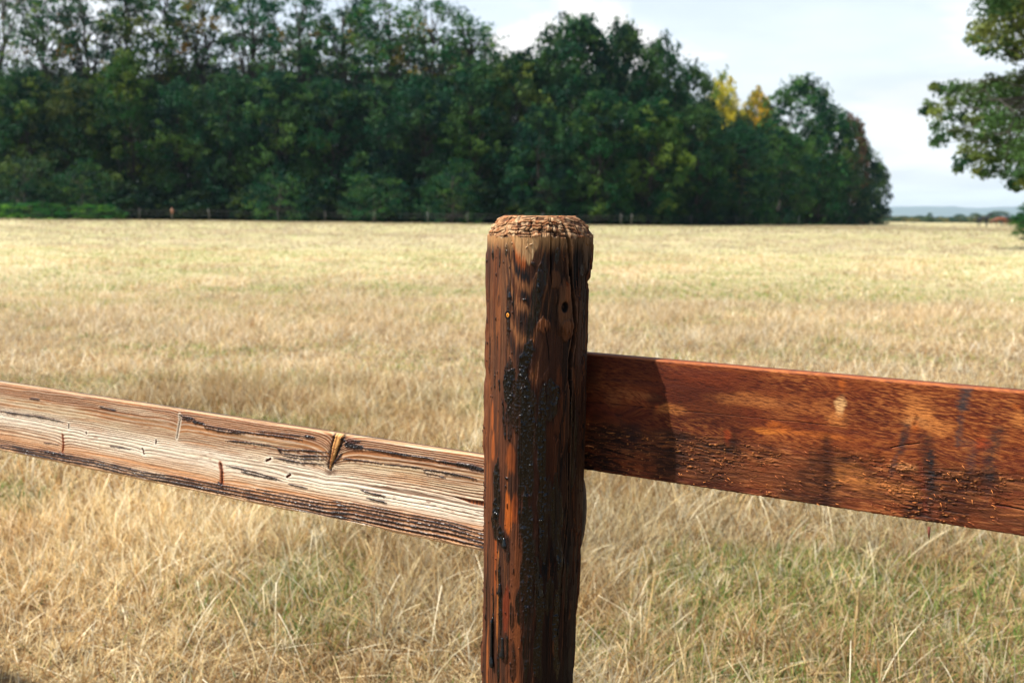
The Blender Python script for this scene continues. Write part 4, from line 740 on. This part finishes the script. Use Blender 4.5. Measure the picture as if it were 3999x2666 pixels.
# big oak reaching in from the right
def build_oak():
    rs = np.random.RandomState(9); D0 = 42.0; mb = MB()
    def W(x, y, dd=0): # pixel (2352 scale) -> point at distance
        d = ray(x * 1.70026, y * 1.70026); return CAM + d * ((D0 + dd) / d[1])
    base = W(2560, 500); base = np.array([base[0], base[1], float(zg(np.array(base[0]), np.array(base[1])))])
    e = empty('oak_tree', tuple(base), 'large oak reaching in from the right edge against the sky', 'tree')
    vis = [(2300, 30, 45), (2345, 60, 50), (2265, 75, 30), (2240, 95, 16), (2310, 100, 30), (2340, 15, 40), (2290, 5, 30), (2262, 118, 13), (2330, 125, 18), (2380, 100, 40),
           (2345, 190, 30), (2310, 195, 22), (2280, 190, 18), (2255, 208, 20), (2225, 205, 18), (2190, 205, 17), (2160, 208, 15), (2145, 200, 8), (2300, 225, 34), (2345, 240, 40), (2260, 240, 28), (2220, 232, 20), (2185, 238, 16),
           (2135, 245, 14), (2122, 258, 9), (2150, 262, 15), (2180, 270, 15), (2215, 272, 16), (2245, 282, 22), (2285, 278, 28), (2330, 290, 38), (2150, 290, 12), (2160, 318, 15), (2148, 330, 9), (2190, 305, 13), (2215, 312, 14),
           (2250, 320, 22), (2285, 325, 25), (2330, 330, 32), (2215, 345, 14), (2210, 375, 16), (2200, 390, 8), (2240, 362, 24), (2275, 365, 22), (2315, 365, 24), (2350, 355, 30), (2245, 395, 12), (2280, 392, 14), (2262, 402, 8), (2310, 400, 16), (2345, 400, 18), (2325, 425, 10), (2345, 420, 10), (2335, 435, 5),
           (2400, 330, 50), (2400, 230, 50), (2420, 400, 40), (2440, 120, 60), (2500, 250, 70), (2480, 20, 70), (2400, -40, 60), (2330, -50, 50)]
    Pl, Nl, Cl = [], [], []; ends = []
    for x, y, r in vis:
        c = W(x, y, rs.normal(0, 1.6)); ends.append((c, r / 22 * .5))
    for i in range(80):
        a, el = rs.uniform(0, 2 * PI), rs.uniform(-.25, 1.2); q = base + np.array([math.cos(a) * math.cos(el) * 7, math.sin(a) * math.cos(el) * 7, 8.5 + 7.5 * math.sin(el)])
        if (q[0] / q[1]) < .57 and q[1] > 5: continue
        ends.append((q, rs.uniform(.8, 1.4)))
    hub = base + np.array([0, 0, 5.5]); mb.tube([base - (0, 0, .3), base + (.1, 0, 2), hub], [.62, .5, .42], 12, lin(70, 58, 46))
    mains = [W(2420, y, z) for y, z in ((40, 1), (150, -1), (260, 0), (350, 1.2), (220, -2))] + [base + np.array(v) for v in ((3, 1, 10), (-1, 3, 12), (1, -3, 11))]
    for m_ in mains: limb(rs, mb, hub, m_, .2, .06, 7, .05)
    for c, r in ends:
        m_ = mains[int(np.argmin([np.linalg.norm(m_ - c) for m_ in mains]))]; q = limb(rs, mb, m_, c, .035, .01, 6, .06)
        n = int(800 * max(r, .3) ** 1.6); n = max(n, 90); d = rs.normal(size=(n, 3)); d[:, 2] = d[:, 2] * .9 + .2; d /= np.linalg.norm(d, axis=1)[:, None]
        p = c + d * (r * rs.uniform(.05, 1.3, n) ** .8)[:, None] * (1.05, 1.05, .9); bcol = lin(22, 56, 38) + (lin(64, 92, 44) - lin(22, 56, 38)) * rs.rand() + (lin(140, 140, 66) - lin(22, 56, 38)) * max(0, rs.normal(.05, .3)); Pl.append(p); Nl.append(d); Cl.append(bcol * rs.uniform(.7, 1.3, n)[:, None])
    V, Q, C = leaf_cards(rs, np.concatenate(Pl) - base, np.concatenate(Nl), .17, np.concatenate(Cl), .7)
    lm = mesh_from('foliage', V, Q, {'col': C}, False); obj('foliage', lm, M_LEAF, e)
    for i in range(len(mb.v)): mb.v[i] = mb.v[i] - base
    obj('trunk', mb.mesh('trunk'), M_BARK, e)
build_oak()
tree('shrub', DENSE, 1, 2380, 455, 96, 62, 'green shrub at the right edge below the oak, beside the horses', (1.4, 1.5, .8), None, 'shrub')

# far hedge line and bushes before the hills
for i, (x, top, w, d, lab) in enumerate(((2135, 489, 16, 330, 'tiny pointed dark tree standing alone on the far field edge'), (2292, 485, 62, 420, 'rounded olive tree on the far edge behind the black horse'), (2240, 490, 34, 440, 'grey-green far bush left of the rounded olive tree'), (2205, 492, 30, 440, 'low grey far bush between the lone tree and the horses'))):
    tree('distant_tree', DENSE, i, x, top, w, d, lab, (2.2, 1.5, 1.5), 'distant trees on the far field edge')
def build_hedge():
    rs = np.random.RandomState(8); Vs, Cs = [], []
    for i in range(70):
        x = 1930 + i * 6.6; px = at(x * 1.7, 360 + rs.uniform(-5, 40)); h = rs.uniform(.9, 2.4); V, Q, C = DENSE[i % 5][2]; m = np.arange(len(Q)) % 8 == 0
        Vq = V.reshape(-1, 4, 3)[m]; cen = Vq.mean(1, keepdims=True); sc_ = np.array([.55, .55, h / 16]); Vq = (cen * sc_ + (Vq - cen) * 1.3).reshape(-1, 3) + (px[0], px[1], .45); Vs.append(Vq); Cs.append(C.reshape(-1, 4, 3)[m].reshape(-1, 3) * (3.6, 1.7, 2.4))  # leaf colour lightened to paint in the distance haze
    V = np.concatenate(Vs); tag(obj('hedge', mesh_from('hedge', V, np.arange(len(V)).reshape(-1, 4), {'col': np.concatenate(Cs)}, False), M_LEAF), 'low grey-brown hedge line along the far field edge below the hills', 'hedge', None, 'stuff')
build_hedge()

# ================================================================== wire fence along the wood
def build_wire():
    stakes = [(205, 8, 0), (300, 3, 0), (455, 6, 0), (545, 5, 0), (672, 14, 0), (820, 10, -7), (1085, 6, 0), (1270, 8, 0), (1455, 7, 9), (1672, 9, -2), (1825, 8, 0), (2120, 7, 0), (2425, 7, 0), (2465, 6, 3), (2700, 6, 0), (2875, 7, 0), (3120, 6, 0)]
    e0 = None; pts = []
    for x, w, tilt in stakes:
        d = np.interp(x, (0, 1800, 2500, 3200), (101, 95, 99, 130)); p = at(x, d); pts.append(np.array([p[0], p[1], float(zg(np.array(p[0]), np.array(p[1])))]))
    e = empty('wire_fence', tuple(pts[5]), 'thin wire fence with slanting stakes along the foot of the wood', 'fence')
    rs = np.random.RandomState(4)
    for (x, w, tilt), p in zip(stakes, pts):
        mb = MB(); a = math.radians(tilt); r = w * .00028 * 98 / 3.888 * .5 * .4 + .035; h = 1.15; q = p - pts[5]
        mb.tube([q + (0, 0, -.1), q + (math.sin(a) * h / 2, 0, h / 2), q + (math.sin(a) * h, 0, h)], [r, r, r * .9], 7, lin(82, 80, 74)); obj('stake', mb.mesh('stake'), M_FENCE, e)
    p = pts[4] - pts[5]; mb = MB(); mb.tube([p + (0, 0, .7), p + (0.02, 0, .95), p + (0, 0, 1.15)], [.09, .15, .05], 8, lin(150, 104, 82)); obj('insulator_cover', mb.mesh('insulator_cover'), M_FENCE, e)
    for k, h in enumerate((.95, .62)):
        mb = MB(); q = []
        for i, p in enumerate(pts):
            q.append(p - pts[5] + (0, -.05, h))
            if i < len(pts) - 1: q.append((p + pts[i + 1]) / 2 - pts[5] + (0, -.05, h - .09))
        mb.tube(q, [.008] * len(q), 5, lin(96, 98, 96)); obj('wire', mb.mesh('wire'), M_FENCE, e)
build_wire()

# ================================================================== horses
def horse_mesh(pose, colr, mane):
    V = []; E = []; Rr = []
    def ch(pts, start=None):
        prev = start
        for p, r in pts:
            V.append(p); Rr.append(r); i = len(V) - 1
            if prev is not None: E.append((prev, i))
            prev = i
        return prev
    ch([((0, 0, 1.18), .30)]); ch([((-.35, 0, 1.2), .29), ((-.7, 0, 1.22), .28), ((-.92, 0, 1.12), .17)], 0); rump = 2
    ch([((.35, 0, 1.17), .29), ((.6, 0, 1.2), .26)], 0); sh = 5
    neck = {'up': [((.85, 0, 1.45), .17), ((1.05, 0, 1.75), .12), ((1.12, 0, 1.92), .11), ((1.32, 0, 1.82), .09), ((1.52, 0, 1.68), .065)],
            'low': [((.9, 0, 1.1), .17), ((1.15, 0, .8), .12), ((1.28, 0, .6), .11), ((1.36, 0, .38), .09), ((1.42, 0, .18), .065)],
            'mid': [((.9, 0, 1.32), .17), ((1.18, 0, 1.4), .12), ((1.32, 0, 1.46), .11), ((1.48, 0, 1.32), .09), ((1.6, 0, 1.16), .065)]}[pose]
    ch(neck, sh)
    for y, o in ((.14, .04), (-.14, -.08)):
        ch([((.55, y, .92), .13), ((.55 + o, y, .55), .07), ((.56 + o, y, .5), .065), ((.55 + o, y, .16), .045), ((.58 + o, y, .05), .06), ((.6 + o, y, 0), .065)], sh)
        ch([((-.74, y, .95), .17), ((-.62 - o, y, .72), .11), ((-.86 - o, y, .48), .07), ((-.8 - o, y, .16), .048), ((-.77 - o, y, .05), .06), ((-.75 - o, y, 0), .065)], rump)
    hd = neck[2][0]
    for y in (.06, -.06): V.append((hd[0] - .02, y, hd[2] + .14)); Rr.append(.025); E.append((3 + 2 + 3, len(V) - 1)) if False else None
    V = V[:-2]; Rr = Rr[:-2]
    me = bpy.data.meshes.new('h'); me.from_pydata(V, E, []); o = bpy.data.objects.new('h', me); COL.objects.link(o)
    m = o.modifiers.new('s', 'SKIN'); m.use_smooth_shade = True; sv = me.skin_vertices[0].data
    for i, r in enumerate(Rr): sv[i].radius = (r, r)
    sv[0].use_root = True; s2 = o.modifiers.new('u', 'SUBSURF'); s2.levels = 1; s2.render_levels = 1
    dg = bpy.context.evaluated_depsgraph_get(); ev = bpy.data.meshes.new_from_object(o.evaluated_get(dg)); bpy.data.objects.remove(o)
    n = len(ev.vertices); co = np.empty(n * 3); ev.vertices.foreach_get('co', co); z = co.reshape(-1, 3)[:, 2]
    ca = ev.color_attributes.new('col', 'FLOAT_COLOR', 'POINT'); full = np.ones((n, 4)); full[:, :3] = mixc(np.tile(np.asarray(colr, float), (n, 1)), np.asarray(mane), ss(.6, .35, z) * .8); ca.data.foreach_set('color', full.ravel())
    for p in ev.polygons: p.use_smooth = True
    ev.name = 'horse_body'; return ev, neck
def horse(x, dist, rz, pose, colr, mane, label):
    p = at(x, dist); gz = float(zg(np.array(p[0]), np.array(p[1]))); e = empty('horse', (p[0], p[1], gz), label, 'horse', 'horses grazing on the far right of the field')
    me, neck = horse_mesh(pose, colr, mane); obj('body', me, M_COAT, e)
    mb = MB(); q = [np.array(n[0]) + (-.1, 0, .1) for n in neck[:3]]; mb.tube([np.array((.55, 0, 1.42))] + q, [.05, .09, .08, .05], 6, mane); obj('mane', mb.mesh('mane'), M_COAT, e)
    mb = MB(); mb.tube([(-.95, 0, 1.28), (-1.08, 0, 1.1), (-1.1, 0, .8), (-1.06, 0, .5)], [.04, .07, .08, .02], 6, mane); obj('tail', mb.mesh('tail'), M_COAT, e)
    mb = MB(); h = np.array(neck[2][0])
    for y in (.06, -.06): mb.tube([h + (-.02, y, .05), h + (-.03, y * 1.2, .2)], [.035, .01], 5, colr)
    obj('ears', mb.mesh('ears'), M_COAT, e); e.rotation_euler = (0, 0, rz)
bk, br_, ch_ = lin(24, 24, 28), lin(58, 36, 30), lin(112, 60, 34)
horse(3842, 165, .25, 'up', bk, bk * .6, 'black horse with raised head, leftmost of the herd')
horse(3907, 176, PI - .2, 'low', ch_, lin(96, 48, 30), 'chestnut horse grazing, right of the black one')
horse(3930, 180, .3, 'low', lin(52, 34, 30), bk, 'dark bay horse grazing close behind the chestnut one')
horse(3962, 166, PI + .3, 'mid', lin(34, 34, 38), bk, 'nearly black horse standing before the shrub at right edge')
horse(3986, 176, .1, 'mid', lin(84, 42, 30), bk, 'reddish brown horse partly behind the shrub at right edge')

# ================================================================== hills, haze, sky, light
def build_hills():
    a = np.linspace(-1.2, 1.2, 260); d = np.linspace(7300, 9000, 22); A, Dd = np.meshgrid(a, d, indexing='ij'); x = Dd * np.sin(A); y = Dd * np.cos(A)
    prof = 26 + 112 * fbm(A * 13 + 4.15, A * 0 + 3, 220, 4) + 36 * fbm(A * 30, A * 0, 221, 3); t = (Dd - 7300) / 1700; z = -4 + prof * np.sin(np.clip(t * 1.7, 0, 1.57)) * 1.0 + 12 * fbm(x * .004, y * .004, 222, 3) * t
    m, nt, b, N, L = newmat('wooded_hill'); tc = N.new('ShaderNodeTexCoord'); no = N.new('ShaderNodeTexNoise'); no.inputs['Scale'].default_value = .004; no.inputs['Detail'].default_value = 6
    rp = N.new('ShaderNodeValToRGB'); rp.color_ramp.elements[0].color = (.03, .06, .05, 1); rp.color_ramp.elements[1].color = (.07, .10, .08, 1); L.new(tc.outputs['Object'], no.inputs[0]); L.new(no.outputs[0], rp.inputs[0]); L.new(rp.outputs[0], b.inputs['Base Color']); b.inputs['Roughness'].default_value = 1
    V = np.stack([x, y, z], -1).reshape(-1, 3); tag(obj('hills', mesh_from('hills', V, gridq(260, 22)[:, ::-1], {}), m), 'low blue hills on the horizon', None, None, 'structure')
build_hills()
HAZE = .9e-4
if HAZE:
    mb = MB(); X0, X1, Y0, Y1, Z0, Z1 = -9500, 9500, -9300, 9500, -12, 240
    V = [(x, y, z) for z in (Z0, Z1) for y in (Y0, Y1) for x in (X0, X1)]; Q = [(0, 2, 3, 1), (4, 5, 7, 6), (0, 1, 5, 4), (2, 6, 7, 3), (0, 4, 6, 2), (1, 3, 7, 5)]
    me = mesh_from('haze', V, Q, {}, False); m = bpy.data.materials.new('haze'); m.use_nodes = True; N = m.node_tree.nodes; N.clear(); out = N.new('ShaderNodeOutputMaterial'); v = N.new('ShaderNodeVolumePrincipled')
    v.inputs['Color'].default_value = (.7, .88, 1.0, 1); v.inputs['Density'].default_value = HAZE; v.inputs['Anisotropy'].default_value = .2; m.node_tree.links.new(v.outputs[0], out.inputs['Volume'])
    tag(obj('haze', me, m), 'thin pale haze over the far field', 'haze', None, 'stuff')

SUN_AZ, SUN_EL = math.radians(84), math.radians(57)      # the light travels towards this bearing (from +Y to +X)
trav = Vector((math.sin(SUN_AZ) * math.cos(SUN_EL), math.cos(SUN_AZ) * math.cos(SUN_EL), -math.sin(SUN_EL)))
ld = bpy.data.lights.new('sun', 'SUN'); ld.energy = 5; ld.angle = math.radians(.55); ld.color = (1, .955, .88)
lo = bpy.data.objects.new('sun', ld); COL.objects.link(lo); lo.rotation_euler = trav.to_track_quat('-Z', 'Y').to_euler(); lo.location = (-20, 0, 30)

w = bpy.data.worlds.new('World'); sc.world = w; w.use_nodes = True; N, L = w.node_tree.nodes, w.node_tree.links
bg = N['Background']; sky = N.new('ShaderNodeTexSky'); sky.sky_type = 'NISHITA'; sky.sun_disc = False; sky.sun_elevation = SUN_EL; sky.sun_rotation = SUN_AZ + PI; sky.air_density = 1.0; sky.dust_density = 1.5
L.new(sky.outputs[0], bg.inputs[0]); bg.inputs[1].default_value = .1
geo = N.new('ShaderNodeTexCoord'); sep = N.new('ShaderNodeSeparateXYZ'); L.new(geo.outputs['Generated'], sep.inputs[0])
def math_(op, a, b=None, c=None):
    n = N.new('ShaderNodeMath'); n.operation = op
    for i, v in enumerate((a, b, c)):
        if v is None: continue
        if isinstance(v, (int, float)): n.inputs[i].default_value = v
        else: L.new(v, n.inputs[i])
    return n.outputs[0]
den = math_('ADD', math_('MAXIMUM', sep.outputs[2], 0), .11)
cx = math_('DIVIDE', sep.outputs[0], den); cy = math_('DIVIDE', sep.outputs[1], den)
cmb = N.new('ShaderNodeCombineXYZ'); L.new(cx, cmb.inputs[0]); L.new(cy, cmb.inputs[1])
n1 = N.new('ShaderNodeTexNoise'); n1.inputs['Scale'].default_value = .75; n1.inputs['Detail'].default_value = 7; n1.inputs['Roughness'].default_value = .5; L.new(cmb.outputs[0], n1.inputs[0])
n2 = N.new('ShaderNodeTexNoise'); n2.inputs['Scale'].default_value = 1.4; n2.inputs['Detail'].default_value = 6; mp = N.new('ShaderNodeMapping'); mp.inputs['Location'].default_value = (4, 7, 2); L.new(cmb.outputs[0], mp.inputs[0]); L.new(mp.outputs[0], n2.inputs[0])
mr = N.new('ShaderNodeMapRange'); mr.interpolation_type = 'SMOOTHSTEP'; mr.inputs['From Min'].default_value = .42; mr.inputs['From Max'].default_value = .6; L.new(n1.outputs[0], mr.inputs[0])
# a heap cloud low behind the highest trees
def dirv(x, y): d = ray(x * 1.70026, y * 1.70026); return d / np.linalg.norm(d)
cum = None
for x, y, r in ((1330, 62, 62), (1395, 80, 60), (1260, 82, 52), (1200, 100, 50), (1450, 110, 60), (1150, 120, 40), (1345, 140, 130)):
    dv = dirv(x, y); dp = N.new('ShaderNodeVectorMath'); dp.operation = 'DISTANCE'; L.new(geo.outputs['Generated'], dp.inputs[0]); dp.inputs[1].default_value = tuple(dv)
    v = math_('DIVIDE', dp.outputs['Value'], r / 2287.0); cum = v if cum is None else math_('MINIMUM', cum, v)
n3 = N.new('ShaderNodeTexNoise'); n3.inputs['Scale'].default_value = 38; n3.inputs['Detail'].default_value = 5; L.new(geo.outputs['Generated'], n3.inputs[0])
cum = math_('ADD', cum, math_('MULTIPLY', math_('SUBTRACT', n3.outputs[0], .5), 1.1))
mr3 = N.new('ShaderNodeMapRange'); mr3.interpolation_type = 'SMOOTHSTEP'; mr3.inputs['From Min'].default_value = 1.25; mr3.inputs['From Max'].default_value = .6; L.new(cum, mr3.inputs[0])
rp = N.new('ShaderNodeMapRange'); rp.inputs['From Min'].default_value = .35; rp.inputs['From Max'].default_value = .65; rp.inputs['To Min'].default_value = .78; rp.inputs['To Max'].default_value = 1.0; L.new(n2.outputs[0], rp.inputs[0])
bc = N.new('ShaderNodeBackground'); bc.inputs[0].default_value = (.93, .965, 1.0, 1); L.new(math_('MULTIPLY', rp.outputs[0], .68), bc.inputs[1])
bw = N.new('ShaderNodeBackground'); bw.inputs[0].default_value = (1, .985, .97, 1); bw.inputs[1].default_value = .62
fac = math_('MULTIPLY', mr.outputs[0], .95); fac = math_('MAXIMUM', fac, math_('SUBTRACT', .92, math_('MULTIPLY', sep.outputs[2], 1.8)))
clr = N.new('ShaderNodeMapRange'); clr.interpolation_type = 'SMOOTHSTEP'; clr.inputs['From Min'].default_value = .62; clr.inputs['From Max'].default_value = .3; clr.inputs['To Min'].default_value = .12; L.new(sep.outputs[2], clr.inputs[0])
frn = N.new('ShaderNodeMapRange'); frn.interpolation_type = 'SMOOTHSTEP'; frn.inputs['From Min'].default_value = -.35; frn.inputs['From Max'].default_value = .35; frn.inputs['To Min'].default_value = .04; L.new(sep.outputs[1], frn.inputs[0])
fac = math_('MULTIPLY', math_('MULTIPLY', fac, clr.outputs[0]), frn.outputs[0])   # the cloud bank stands ahead, unseen sky overhead and behind kept clear to cut fill
ms = N.new('ShaderNodeMixShader'); L.new(fac, ms.inputs[0]); L.new(bg.outputs[0], ms.inputs[1]); L.new(bc.outputs[0], ms.inputs[2])
ms2 = N.new('ShaderNodeMixShader'); L.new(mr3.outputs[0], ms2.inputs[0]); L.new(ms.outputs[0], ms2.inputs[1]); L.new(bw.outputs[0], ms2.inputs[2]); L.new(ms2.outputs[0], N['World Output'].inputs[0])

cd = bpy.data.cameras.new('camera'); cam = bpy.data.objects.new('camera', cd); COL.objects.link(cam); sc.camera = cam
cd.lens = LENS; cd.sensor_width = 36; cd.clip_start = .05; cd.clip_end = 20000
cam.matrix_world = Matrix(((rgt[0], upv[0], -fwd[0], 0), (rgt[1], upv[1], -fwd[1], 0), (rgt[2], upv[2], -fwd[2], EYE), (0, 0, 0, 1)))
cd.dof.use_dof = True; cd.dof.focus_distance = 1.36; cd.dof.aperture_fstop = 6.8
sc.view_settings.view_transform = 'Standard'; sc.view_settings.look = 'None'; sc.view_settings.exposure = 1.0; sc.view_settings.gamma = 1
sc.cycles.max_bounces = 6; sc.cycles.transparent_max_bounces = 4; sc.cycles.volume_bounces = 0; sc.cycles.use_denoising = True
